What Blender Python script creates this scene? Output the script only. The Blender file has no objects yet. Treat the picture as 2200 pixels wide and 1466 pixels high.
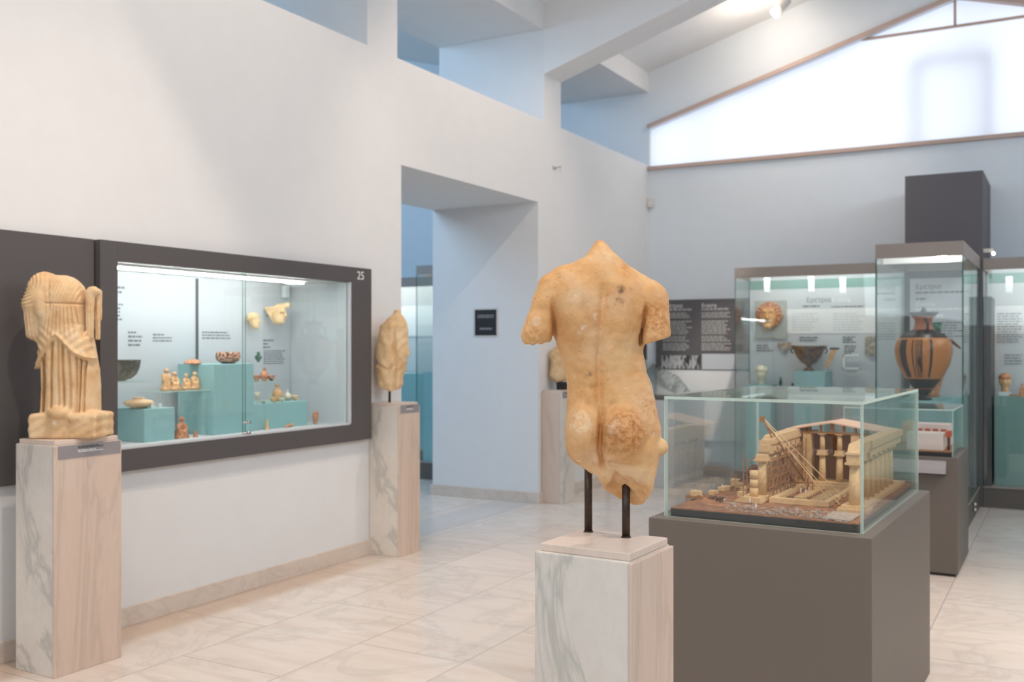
import bpy, bmesh, math, random
import numpy as np
from mathutils import Vector, Matrix, noise
random.seed(7)
R = math.radians
S = bpy.context.scene
C = S.collection

# ------------------------------------------------------------------ camera
FPX, EYE, YAW = 2139.0, 1.5, R(29.23)
sy, cy = math.sin(YAW), math.cos(YAW)
cam = bpy.data.cameras.new('camera'); cam.sensor_width = 36; cam.lens = FPX * 36 / 2200
cam.shift_y = 10 / 2200
cam.dof.use_dof = True; cam.dof.focus_distance = 2.58; cam.dof.aperture_fstop = 4.5
cam.clip_start = 0.05
co = bpy.data.objects.new('camera', cam); C.objects.link(co)
co.location = (0, 0, EYE); co.rotation_euler = (R(90), 0, YAW)
S.camera = co
# ------------------------------------------------------------------ exposure, world
S.view_settings.view_transform = 'Standard'; S.view_settings.look = 'None'
S.view_settings.gamma = 1; S.view_settings.use_curve_mapping = False
S.view_settings.exposure = 0.03
S.cycles.transparent_max_bounces = 40
S.cycles.max_bounces = 8; S.cycles.diffuse_bounces = 4
W = bpy.data.worlds.new('sky'); S.world = W; W.use_nodes = True
bgn = W.node_tree.nodes['Background']
bgn.inputs[0].default_value = (0.90, 0.94, 1.0, 1); bgn.inputs[1].default_value = 1.9

# ------------------------------------------------------------------ lights
def light(name, kind, loc, energy, color, target=None, **k):
    l = bpy.data.lights.new(name, kind); l.energy = energy; l.color = color
    for a, b in k.items(): setattr(l, a, b)
    o = bpy.data.objects.new(name, l); C.objects.link(o); o.location = loc
    if target is not None:
        o.rotation_euler = (Vector(target) - Vector(loc)).to_track_quat('-Z', 'Y').to_euler()
    return o
WARM = (1.0, 0.80, 0.64); NEUT = (1.0, 0.90, 0.82); BLUE = (0.46, 0.72, 1.0)
# unseen bluish fill lights added behind the viewer and along the far side
light('fill_rear', 'AREA', (-1.0, -2.7, 3.2), 108, (0.82, 0.91, 1.0), (-1.2, 6, 1.2), shape='RECTANGLE', size=6.0, size_y=2.6)
light('fill_side', 'AREA', (2.25, 5.5, 3.9), 118, (0.80, 0.90, 1.0), (-4.0, 5.5, 1.0), shape='RECTANGLE', size=9, size_y=0.9)
# daylight in the next gallery
light('daylight_next_room', 'AREA', (-8.2, 5.4, 4.6), 150, BLUE, (-7.4, 9.5, 1.0), shape='RECTANGLE', size=3.5, size_y=2.0)
# ceiling track spots and an added fill spot
def spot(x, y, tx, ty, tz, e, ang=75, blend=0.6, col=WARM, rad=0.05, z=5.22):
    return light('track_or_fill_spot', 'SPOT', (x, y, z), e, col, (tx, ty, tz), spot_size=R(ang), spot_blend=blend, shadow_soft_size=rad)
spot(-2.0, 1.0, -4.4, 1.3, 1.9, 85)
spot(-2.0, 4.0, -4.4, 4.4, 2.0, 125)
spot(-2.0, 7.0, -4.4, 7.3, 2.5, 150)
spot(-1.6, 9.2, -3.0, 11.2, 1.8, 75, 80, .8, NEUT)
spot(-2.2, 9.2, -3.7, 11.2, 0.75, 560, 17, 0.8, NEUT)  # narrow fill spot added to brighten the white lower board
spot(-0.2, 1.2, -0.9, 2.5, 1.2, 190, 34, 0.6)
spot(1.9, 2.5, -0.3, 4.1, 0.8, 460, 48, 0.7, z=4.7)
spot(0.3, 5.5, -0.8, 8.4, 1.2, 130, 60, 0.8, NEUT)
spot(-2.4, 2.6, -3.0, 4.0, 0.0, 260, 85, 0.8)
spot(1.6, 5.6, 0.1, 7.4, 0.0, 360, 80, 0.8, z=4.75)

# ------------------------------------------------------------------ helpers: placing
def ray(px, py):
    u = (px - 1100) / FPX; v = (743 - py) / FPX
    return Vector((-sy + u * cy, cy + u * sy, v))
def onx(px, py, x):
    r = ray(px, py); return Vector((0, 0, EYE)) + r * (x / r.x)
def ony(px, py, y):
    r = ray(px, py); return Vector((0, 0, EYE)) + r * (y / r.y)
def onz(px, py, z):
    r = ray(px, py); return Vector((0, 0, EYE)) + r * ((z - EYE) / r.z)
def atd(px, py, Z):
    return Vector((0, 0, EYE)) + ray(px, py) * Z

# ------------------------------------------------------------------ helpers: objects
ROOTM = {}
def tag(o, label=None, cat=None, group=None, kind=None):
    if label: o['label'] = label
    if cat: o['category'] = cat
    if group: o['group'] = group
    if kind: o['kind'] = kind
    return o
def empty(name, loc, label, cat, group=None, rz=0.0):
    o = bpy.data.objects.new(name, None); C.objects.link(o)
    o.location = loc; o.rotation_euler = (0, 0, rz); o.empty_display_size = 0.1
    ROOTM[o.name] = Matrix.Translation(Vector(loc)) @ Matrix.Rotation(rz, 4, 'Z')
    return tag(o, label, cat, group)
def rootm(o):
    while o.parent: o = o.parent
    return ROOTM.get(o.name, Matrix.Identity(4))
def obj(name, bm, mats, parent=None, local=False, smooth=False, origin=None):
    """link a bmesh as ONE object; geometry is in world metres unless local"""
    if not isinstance(mats, (list, tuple)): mats = [mats]
    if parent is not None and not local: bm.transform(rootm(parent).inverted())
    if parent is None and origin is not None: bm.transform(Matrix.Translation(-Vector(origin)))
    bmesh.ops.recalc_face_normals(bm, faces=bm.faces) if len(bm.faces) < 60000 else None
    me = bpy.data.meshes.new(name); bm.to_mesh(me); bm.free()
    for m in mats: me.materials.append(m)
    if smooth:
        for p in me.polygons: p.use_smooth = True
    o = bpy.data.objects.new(name, me); C.objects.link(o)
    if parent is not None: o.parent = parent
    elif origin is not None:
        o.location = origin; ROOTM[o.name] = Matrix.Translation(Vector(origin))
    return o
def struct(name, bm, mats, smooth=False):
    return tag(obj(name, bm, mats, smooth=smooth), kind='structure')
def copy_tree(o, parent=None):
    c = o.copy(); C.objects.link(c); c.parent = parent
    if parent is None: ROOTM[c.name] = ROOTM.get(o.name, Matrix.Identity(4))
    for ch in list(o.children): copy_tree(ch, c)
    return c

# ------------------------------------------------------------------ helpers: shapes
def box(bm, x0, y0, z0, x1, y1, z1, bev=0, mi=0, M=None, seg=2):
    r = bmesh.ops.create_cube(bm, size=1)
    vs = r['verts']
    m = Matrix.Translation(((x0 + x1) / 2, (y0 + y1) / 2, (z0 + z1) / 2)) @ Matrix.Diagonal((abs(x1 - x0), abs(y1 - y0), abs(z1 - z0), 1))
    bmesh.ops.transform(bm, matrix=(M @ m) if M else m, verts=vs)
    fs = {f for v in vs for f in v.link_faces}
    for f in fs: f.material_index = mi
    if bev:
        es = list({e for v in vs for e in v.link_edges})
        r = bmesh.ops.bevel(bm, geom=es, offset=bev, segments=seg, affect='EDGES', profile=0.6)
        for f in r['faces']: f.material_index = mi
    return bm
def B(*a, **k):
    bm = bmesh.new(); return box(bm, *a, **k)
def pane(bm, x0, y0, z0, x1, y1, z1, M=None, edge_mi=1):
    """glass sheet: large faces slot 0, narrow faces slot 1"""
    d = [abs(x1 - x0), abs(y1 - y0), abs(z1 - z0)]; ax = d.index(min(d))
    r = bmesh.ops.create_cube(bm, size=1); vs = r['verts']
    for f in {f for v in vs for f in v.link_faces}:
        f.material_index = 0 if abs(f.normal[ax]) > 0.5 else edge_mi
    bm.normal_update()
    for f in {f for v in vs for f in v.link_faces}:
        f.material_index = 0 if abs(f.normal[ax]) > 0.5 else edge_mi
    m = Matrix.Translation(((x0 + x1) / 2, (y0 + y1) / 2, (z0 + z1) / 2)) @ Matrix.Diagonal((d[0], d[1], d[2], 1))
    bmesh.ops.transform(bm, matrix=(M @ m) if M else m, verts=vs)
    return bm
def prism(bm, pts, axis, a, b, mi=0):
    """extrude a 2-D polygon along axis from a to b"""
    def v3(p, t):
        return {'y': (p[0], t, p[1]), 'x': (t, p[0], p[1]), 'z': (p[0], p[1], t)}[axis]
    A = [bm.verts.new(v3(p, a)) for p in pts]; Bv = [bm.verts.new(v3(p, b)) for p in pts]
    n = len(pts); fs = [bm.faces.new(A), bm.faces.new(Bv[::-1])]
    for i in range(n): fs.append(bm.faces.new((A[i], Bv[i], Bv[(i + 1) % n], A[(i + 1) % n])))
    for f in fs: f.material_index = mi
    return bm
def rod(bm, p, q, r0, r1=None, n=10, mi=0, caps=True):
    p = Vector(p); q = Vector(q); r1 = r0 if r1 is None else r1
    d = q - p; m = Matrix.Translation((p + q) / 2) @ d.to_track_quat('Z', 'Y').to_matrix().to_4x4()
    r = bmesh.ops.create_cone(bm, cap_ends=caps, segments=n, radius1=r0, radius2=r1, depth=d.length, matrix=m)
    for f in {f for v in r['verts'] for f in v.link_faces}:
        f.material_index = mi; f.smooth = n > 6 and len(f.verts) == 4
    return bm
def lathe(bm, prof, cx=0, cy_=0, cz=0, n=28, mi=0, sc=1.0, mfun=None):
    rings = []
    for r, z in prof:
        rings.append([bm.verts.new((cx + sc * r * math.cos(2 * math.pi * i / n), cy_ + sc * r * math.sin(2 * math.pi * i / n), cz + sc * z)) for i in range(n)])
    for j in range(len(rings) - 1):
        for i in range(n):
            f = bm.faces.new((rings[j][i], rings[j][(i + 1) % n], rings[j + 1][(i + 1) % n], rings[j + 1][i]))
            f.smooth = True; f.material_index = mfun(j, i) if mfun else mi
    for rg in (rings[0], rings[-1]):
        try: bm.faces.new(rg).material_index = mi
        except ValueError: pass
    return bm
def ball(bm, c, r, sx=1, sy_=1, sz=1, sub=2, mi=0, M=None):
    m = Matrix.Translation(c) @ Matrix.Diagonal((r * sx, r * sy_, r * sz, 1))
    rr = bmesh.ops.create_icosphere(bm, subdivisions=sub, radius=1, matrix=(M @ m) if M else m)
    for f in {f for v in rr['verts'] for f in v.link_faces}: f.smooth = True; f.material_index = mi
    return bm
def torus(bm, c, R0, r0, axis='z', n=20, k=8, arc=2 * math.pi, a0=0, mi=0, M=None):
    rings = []; full = arc > 6.2; m_ = n if full else n + 1
    for i in range(m_):
        a = a0 + arc * i / n
        ring = []
        for j in range(k):
            b = 2 * math.pi * j / k
            x = (R0 + r0 * math.cos(b)) * math.cos(a); y = (R0 + r0 * math.cos(b)) * math.sin(a); z = r0 * math.sin(b)
            p = {'z': (x, y, z), 'y': (x, z, y), 'x': (z, x, y)}[axis]
            v = Vector(p) + Vector(c)
            ring.append(bm.verts.new(M @ v if M else v))
        rings.append(ring)
    for i in range(n):
        A = rings[i]; Bq = rings[(i + 1) % m_]
        for j in range(k):
            f = bm.faces.new((A[j], A[(j + 1) % k], Bq[(j + 1) % k], Bq[j])); f.smooth = True; f.material_index = mi
    return bm
# surface nets on a numpy field (negative inside) -> smooth closed surface
def netmesh(F, lo, hi, step):
    ax = [np.arange(lo[i], hi[i] + step, step) for i in range(3)]
    X, Y, Z = np.meshgrid(*ax, indexing='ij', sparse=True)
    V = F(X, Y, Z).astype(np.float32)
    V = np.broadcast_to(V, (len(ax[0]), len(ax[1]), len(ax[2]))).copy()
    V[0] = V[-1] = 9; V[:, 0] = V[:, -1] = 9; V[:, :, 0] = V[:, :, -1] = 9
    neg = V < 0
    nx, ny, nz = [s - 1 for s in V.shape]
    acc = np.zeros((nx, ny, nz, 3), np.float32); cnt = np.zeros((nx, ny, nz), np.float32)
    for a in range(3):
        for b in (0, 1):
            for c in (0, 1):
                o = [0, 0, 0]; others = [i for i in range(3) if i != a]
                o[others[0]] = b; o[others[1]] = c
                s0 = tuple(slice(o[i], o[i] + (nx, ny, nz)[i]) for i in range(3))
                o2 = list(o); o2[a] += 1
                s1 = tuple(slice(o2[i], o2[i] + (nx, ny, nz)[i]) for i in range(3))
                A, Bq = V[s0], V[s1]
                m = neg[s0] != neg[s1]
                t = np.where(m, A / np.where(m, A - Bq, 1), 0)
                for i in range(3):
                    acc[..., i] += np.where(m, (o[i] + t) if i == a else o[i], 0)
                cnt += m
    act = cnt > 0
    idx = -np.ones(act.shape, np.int64); idx[act] = np.arange(act.sum())
    base = np.argwhere(act).astype(np.float32)
    pts = (base + acc[act] / cnt[act][:, None]) * step + np.array(lo, np.float32)
    faces = []
    for a in range(3):
        b, c = [(1, 2), (2, 0), (0, 1)][a]
        s0 = [slice(1, -1)] * 3; s1 = [slice(1, -1)] * 3
        s0[a] = slice(0, -1); s1[a] = slice(1, None)
        m = neg[tuple(s0)] != neg[tuple(s1)]
        P = np.argwhere(m)
        off = np.array([1, 1, 1]); off[a] = 0
        P = P + off
        flip = neg[tuple(P.T)]
        def g(db, dc):
            q = P.copy(); q[:, b] -= db; q[:, c] -= dc; return idx[tuple(q.T)]
        Q = np.stack([g(1, 1), g(0, 1), g(0, 0), g(1, 0)], 1)
        Q[~flip] = Q[~flip][:, ::-1]
        faces.append(Q)
    return pts, np.concatenate(faces)
def smin(a, b, k):
    h = np.clip(0.5 + 0.5 * (b - a) / k, 0, 1); return b * (1 - h) + a * h - k * h * (1 - h)
def smax(a, b, k): return -smin(-a, -b, k)
def ell(X, Y, Z, c, r):
    q = np.sqrt(((X - c[0]) / r[0]) ** 2 + ((Y - c[1]) / r[1]) ** 2 + ((Z - c[2]) / r[2]) ** 2)
    return (q - 1) * min(r)
def cap(X, Y, Z, a, b, ra, rb):
    a = np.array(a, float); b = np.array(b, float); d = b - a
    t = np.clip(((X - a[0]) * d[0] + (Y - a[1]) * d[1] + (Z - a[2]) * d[2]) / (d @ d), 0, 1)
    return np.sqrt((X - a[0] - t * d[0]) ** 2 + (Y - a[1] - t * d[1]) ** 2 + (Z - a[2] - t * d[2]) ** 2) - (ra + (rb - ra) * t)
def ibox(X, Y, Z, c, h, r=0):
    q = [np.abs(A - c[i]) - h[i] + r for i, A in enumerate((X, Y, Z))]
    out = np.sqrt(np.maximum(q[0], 0) ** 2 + np.maximum(q[1], 0) ** 2 + np.maximum(q[2], 0) ** 2)
    return out + np.minimum(np.maximum(q[0], np.maximum(q[1], q[2])), 0) - r
def netbm(pts, quads, fn=None):
    """verts through fn -> world, as bmesh"""
    me = bpy.data.meshes.new('tmp')
    P = fn(pts) if fn else pts
    me.from_pydata([tuple(p) for p in P.tolist()], [], quads.tolist()); me.update()
    bm = bmesh.new(); bm.from_mesh(me); bpy.data.meshes.remove(me)
    return bm
def view_map(Z, rot=0):
    """(px, py, depth towards the viewer in px units) at distance Z -> metres in the room"""
    k = Z / FPX
    def f(p):
        u = (p[:, 0] - 1100) * k; h = EYE - (p[:, 1] - 743) * k; d = Z - p[:, 2] * k
        return np.stack([-sy * d + cy * u, cy * d + sy * u, h], 1)
    return f
def roughen(bm, amp, sc, amp2=0, sc2=1):
    bm.normal_update()
    for v in bm.verts:
        n = noise.noise(v.co * sc) * amp
        if amp2: n += noise.noise(v.co * sc2) * amp2
        v.co += v.normal * n
    return bm
LINEPAT = {}
def lines(bm, o, ux, uz, w, h, n, mi=0, fill=0.62, jag=0.35, word=0.05):
    """n printed text lines as thin raised strips broken into words"""
    o = Vector(o); ux = Vector(ux).normalized(); uz = Vector(uz).normalized(); nn = ux.cross(uz)
    for i in range(n):
        y = h - (i + 0.5) * h / n; t = h / n * fill * 0.5
        end = w * (1 - random.random() * jag); x = 0
        while x < end:
            ww = min(end - x, word * random.uniform(0.35, 1.3))
            q = [o + ux * a + uz * b + nn * 0.0006 for a, b in ((x, y - t), (x + ww, y - t), (x + ww, y + t), (x, y + t))]
            f = bm.faces.new([bm.verts.new(p) for p in q]); f.material_index = mi
            x += ww + word * 0.16
    return bm
def text(name, s, size, M, m, parent=None, depth=0.001, align='LEFT'):
    cu = bpy.data.curves.new('tx', 'FONT'); cu.body = s; cu.size = size; cu.extrude = depth; cu.align_x = align
    to = bpy.data.objects.new('tx', cu); C.objects.link(to)
    dg = bpy.context.evaluated_depsgraph_get()
    me = bpy.data.meshes.new_from_object(to.evaluated_get(dg))
    bpy.data.objects.remove(to); bpy.data.curves.remove(cu)
    bm = bmesh.new(); bm.from_mesh(me); bpy.data.meshes.remove(me); bm.transform(M)
    return obj(name, bm, m, parent)
def frameM(o, ux, uy):
    ux = Vector(ux).normalized(); uy = Vector(uy).normalized(); n = ux.cross(uy)
    m = Matrix.Identity(4)
    for i in range(3): m[i][0] = ux[i]; m[i][1] = uy[i]; m[i][2] = n[i]; m[i][3] = o[i]
    return m

# ------------------------------------------------------------------ materials
def srgb(r, g, b):
    f = lambda c: (c / 255) / 12.92 if c / 255 <= 0.04045 else ((c / 255 + 0.055) / 1.055) ** 2.4
    return (f(r), f(g), f(b), 1)
class NT:
    def __init__(s, name):
        s.m = bpy.data.materials.new(name); s.m.use_nodes = True; s.t = s.m.node_tree
        s.p = s.t.nodes['Principled BSDF']; s.out = s.t.nodes['Material Output']
    def n(s, kind, **k):
        x = s.t.nodes.new(kind)
        for a, b in k.items():
            if a.startswith('i_'): x.inputs[a[2:].replace('_', ' ')].default_value = b
            else: setattr(x, a, b)
        return x
    def l(s, a, b): s.t.links.new(a, b)
    def noise(s, scale, detail=4, rough=0.55, vec=None, dist=0):
        x = s.n('ShaderNodeTexNoise'); x.inputs['Scale'].default_value = scale; x.inputs['Detail'].default_value = detail
        x.inputs['Roughness'].default_value = rough; x.inputs['Distortion'].default_value = dist
        if vec: s.l(vec, x.inputs['Vector'])
        return x.outputs['Fac']
    def coord(s, kind='Object', scale=None, rot=None, loc=None):
        c = s.n('ShaderNodeTexCoord').outputs[kind]
        if scale or rot or loc:
            m = s.n('ShaderNodeMapping')
            if scale: m.inputs['Scale'].default_value = scale
            if rot: m.inputs['Rotation'].default_value = rot
            if loc: m.inputs['Location'].default_value = loc
            s.l(c, m.inputs['Vector']); c = m.outputs['Vector']
        return c
    def ramp(s, fac, stops):
        r = s.n('ShaderNodeValToRGB'); e = r.color_ramp.elements
        while len(e) < len(stops): e.new(0.5)
        for i, (p, c) in enumerate(stops):
            e[i].position = p; e[i].color = c if len(c) == 4 else (*c, 1)
        s.l(fac, r.inputs['Fac']); return r.outputs['Color']
    def mix(s, fac, a, b, mode='MIX'):
        x = s.n('ShaderNodeMix', data_type='RGBA', blend_type=mode)
        for sock, v in ((x.inputs[0], fac), (x.inputs[6], a), (x.inputs[7], b)):
            if hasattr(v, 'node'): s.l(v, sock)
            else: sock.default_value = v
        return x.outputs[2]
    def base(s, c):
        if hasattr(c, 'node'): s.l(c, s.p.inputs['Base Color'])
        else: s.p.inputs['Base Color'].default_value = c
        return s
    def rough(s, v): s.p.inputs['Roughness'].default_value = v; return s
    def bump(s, fac, strength=0.2, dist=0.01):
        b = s.n('ShaderNodeBump'); b.inputs['Strength'].default_value = strength; b.inputs['Distance'].default_value = dist
        s.l(fac, b.inputs['Height']); s.l(b.outputs['Normal'], s.p.inputs['Normal']); return s
def plain(name, c, rough=0.6, metal=0, nscale=40, var=0.04, bump=0.05):
    t = NT(name); f = t.noise(nscale, 3, vec=t.coord())
    d = tuple(max(0, x * (1 - var)) for x in c[:3]) + (1,); e = tuple(min(1, x * (1 + var)) for x in c[:3]) + (1,)
    t.base(t.ramp(f, [(0.3, d), (0.7, e)])).rough(rough); t.p.inputs['Metallic'].default_value = metal
    if bump: t.bump(f, bump, 0.002)
    return t.m
M_ = {}
M_['paint'] = plain('wall_paint', (0.80, 0.80, 0.80, 1), 0.85, nscale=6, var=0.012, bump=0)
M_['paint2'] = plain('pale_blue_grey_paint', (0.77, 0.82, 0.865, 1), 0.85, nscale=6, var=0.012, bump=0)
M_['ceil'] = plain('ceiling_paint', (0.83, 0.83, 0.83, 1), 0.9, nscale=6, var=0.01, bump=0)
M_['dark'] = plain('charcoal_panel', srgb(86, 82, 82), 0.6, nscale=300, var=0.05, bump=0.02)
M_['case'] = plain('grey_lacquer', srgb(104, 97, 90), 0.5, nscale=300, var=0.05, bump=0.02)
M_['header'] = plain('taupe_lacquer', srgb(156, 145, 138), 0.5, nscale=200, var=0.03, bump=0.02)
M_['pillar'] = plain('dark_grey_cladding', srgb(100, 96, 99), 0.6, nscale=200, var=0.03, bump=0.02)
M_['turq'] = plain('turquoise_paint', srgb(150, 194, 196), 0.6, nscale=60, var=0.02, bump=0)
M_['turq2'] = plain('teal_paint', srgb(128, 164, 158), 0.6, nscale=60, var=0.02, bump=0)
M_['panelgrey'] = plain('pale_grey_board', srgb(204, 208, 212), 0.7, nscale=60, var=0.01, bump=0)
M_['white'] = plain('white_board', srgb(236, 236, 236), 0.6, nscale=60, var=0.01, bump=0)
M_['label'] = plain('grey_label', srgb(150, 145, 147), 0.5, nscale=100, var=0.02, bump=0)
M_['ink'] = plain('grey_ink', srgb(120, 124, 130), 0.8, var=0.0, bump=0)
M_['inkd'] = plain('dark_ink', srgb(60, 60, 64), 0.8, var=0.0, bump=0)
M_['inkp'] = plain('pale_ink', srgb(176, 176, 172), 0.8, var=0.0, bump=0)
M_['inkw'] = plain('white_ink', srgb(238, 238, 238), 0.8, var=0.0, bump=0)
M_['metal'] = plain('polished_metal', srgb(200, 200, 200), 0.25, 1.0, var=0.02, bump=0)
M_['rod'] = plain('bronzed_steel_rod', srgb(74, 62, 54), 0.42, 0.6, nscale=80, var=0.2, bump=0.05)
M_['black'] = plain('black_lacquer', srgb(44, 44, 46), 0.45, nscale=80, var=0.05, bump=0)
M_['trimwood'] = plain('beige_window_trim', srgb(196, 172, 160), 0.5, nscale=30, var=0.04, bump=0)
M_['plastic'] = plain('white_plastic', srgb(222, 216, 210), 0.5, nscale=80, var=0.01, bump=0)
M_['wood'] = plain('light_model_wood', srgb(216, 184, 140), 0.7, nscale=90, var=0.1, bump=0.1)
M_['woodd'] = plain('brown_model_wood', srgb(160, 114, 76), 0.7, nscale=90, var=0.15, bump=0.1)
M_['woodk'] = plain('dark_model_wood', srgb(96, 70, 56), 0.8, nscale=90, var=0.2, bump=0.1)
M_['modroof'] = plain('pink_model_roof', srgb(222, 190, 168), 0.7, nscale=60, var=0.04, bump=0.05)
M_['stonegrey'] = plain('model_paving', srgb(172, 158, 148), 0.85, nscale=90, var=0.18, bump=0.2)
M_['slab'] = plain('charcoal_shelf', srgb(96, 100, 104), 0.4, nscale=100, var=0.02, bump=0)
M_['red'] = plain('terracotta_red', srgb(190, 96, 66), 0.7, nscale=80, var=0.1, bump=0.05)
M_['pinkwhite'] = plain('pinkish_white_plaster', srgb(232, 218, 212), 0.7, nscale=60, var=0.03, bump=0.05)
def emis(name, c, s):
    t = NT(name); t.p.inputs['Emission Color'].default_value = c; t.p.inputs['Emission Strength'].default_value = s
    t.p.inputs['Base Color'].default_value = (0.9, 0.9, 0.9, 1); return t.m
M_['tube'] = emis('lit_tube', (0.97, 1.0, 0.98, 1), 60)
M_['tube3'] = emis('lit_valance_tube', (0.93, 1.0, 0.97, 1), 55)
M_['stonepale'] = plain('pale_mount_board', srgb(176, 178, 172), 0.7, var=0, bump=0)
M_['tube_fill'] = emis('added_header_tube', (0.95, 1.0, 0.97, 1), 18)
M_['tube2'] = emis('lit_case_lamp', (0.95, 1.0, 0.97, 1), 40)
M_['lampface'] = emis('lit_spot_lens', (1.0, 0.88, 0.72, 1), 30)
M_['tinyled'] = emis('lit_led', (1.0, 0.95, 0.85, 1), 6)
M_['milk'] = plain('milky_acrylic', srgb(228, 236, 236), 0.3, var=0.0, bump=0)
def glass(name, tint, refl=1.0):
    t = NT(name); t.t.nodes.remove(t.p)
    tr = t.n('ShaderNodeBsdfTransparent'); tr.inputs[0].default_value = tint
    gl = t.n('ShaderNodeBsdfGlossy'); gl.inputs['Roughness'].default_value = 0.0; gl.inputs[0].default_value = (0.95, 1, 0.98, 1)
    fr = t.n('ShaderNodeFresnel'); ge = t.n('ShaderNodeNewGeometry')     # same reflectance on both faces of a sheet
    io = t.n('ShaderNodeMapRange'); io.inputs['To Min'].default_value = 1.5; io.inputs['To Max'].default_value = 1 / 1.5
    t.l(ge.outputs['Backfacing'], io.inputs['Value']); t.l(io.outputs[0], fr.inputs[0])
    mu = t.n('ShaderNodeMath', operation='MULTIPLY'); mu.inputs[1].default_value = refl; t.l(fr.outputs[0], mu.inputs[0])
    mx = t.n('ShaderNodeMixShader'); t.l(mu.outputs[0], mx.inputs[0]); t.l(tr.outputs[0], mx.inputs[1]); t.l(gl.outputs[0], mx.inputs[2])
    t.l(mx.outputs[0], t.out.inputs[0]); return t.m
M_['glass'] = glass('clear_glass', (0.988, 0.996, 0.994, 1))
M_['glassg'] = glass('greenish_glass', (0.978, 0.992, 0.989, 1))
def gedge(name, c, k):
    t = NT(name); t.t.nodes.remove(t.p)
    d = t.n('ShaderNodeBsdfDiffuse'); d.inputs[0].default_value = c
    tl = t.n('ShaderNodeBsdfTranslucent'); tl.inputs[0].default_value = c
    tr = t.n('ShaderNodeBsdfTransparent'); tr.inputs[0].default_value = c
    a = t.n('ShaderNodeMixShader'); a.inputs[0].default_value = 0.5; t.l(d.outputs[0], a.inputs[1]); t.l(tl.outputs[0], a.inputs[2])
    b = t.n('ShaderNodeMixShader'); b.inputs[0].default_value = k; t.l(tr.outputs[0], b.inputs[1]); t.l(a.outputs[0], b.inputs[2])
    t.l(b.outputs[0], t.out.inputs[0]); return t.m
M_['edge'] = gedge('pale_glass_edge', srgb(214, 232, 226), 0.85)
M_['edged'] = gedge('green_glass_edge', srgb(92, 130, 122), 0.85)
GL = [M_['glass'], M_['edge']]; GLD = [M_['glassg'], M_['edged']]

def marble(name, light_c, vein_c, warm_c, scale=2.5, stretch=(1, 1, 0.35), rot=(0.3, 0.5, 0.6), vein=0.5, rough=0.35, warm=0.4, fine=0.25):
    t = NT(name); v = t.coord(scale=stretch, rot=rot)
    n1 = t.noise(scale, 6, 0.6, v, 0.8)
    vein_r = t.ramp(n1, [(0.36, (0, 0, 0, 1)), (0.49, (0.1,) * 3 + (1,)), (0.52, (vein,) * 3 + (1,)), (0.56, (0.05,) * 3 + (1,)), (0.7, (0.18 * vein,) * 3 + (1,))])
    n2 = t.noise(scale * 0.7, 4, 0.6, t.coord(loc=(3, 5, 1)), 0.3)
    w = t.ramp(n2, [(0.4, (0, 0, 0, 1)), (0.72, (warm,) * 3 + (1,))])
    n3 = t.noise(scale * 14, 5, 0.7, v)
    f = t.ramp(n3, [(0.4, (0, 0, 0, 1)), (0.8, (fine,) * 3 + (1,))])
    c = t.mix(w, light_c, warm_c); c = t.mix(f, c, vein_c); c = t.mix(vein_r, c, vein_c)
    t.base(c).rough(rough); t.bump(n3, 0.03, 0.002); return t
M_['marble'] = marble('white_marble', srgb(234, 226, 216), srgb(186, 184, 176), srgb(226, 208, 190), vein=.75, scale=2.0, stretch=(1,1,.6)).m
M_['marblep'] = marble('pink_veined_marble', srgb(226, 204, 188), srgb(182, 164, 148), srgb(218, 186, 162), scale=2.2, stretch=(2.2, 2.2, 0.25), rot=(0.1, 0.1, 0.3), vein=0.4).m
M_['marblet'] = marble('pale_pink_marble_top', srgb(232, 214, 200), srgb(206, 186, 170), srgb(228, 204, 186), scale=3, vein=0.3).m
M_['marbleb'] = marble('baseboard_marble', srgb(226, 214, 203), srgb(186, 170, 156), srgb(214, 192, 172), scale=2, stretch=(1, 1, 2), warm=0.6, vein=.3).m

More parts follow.
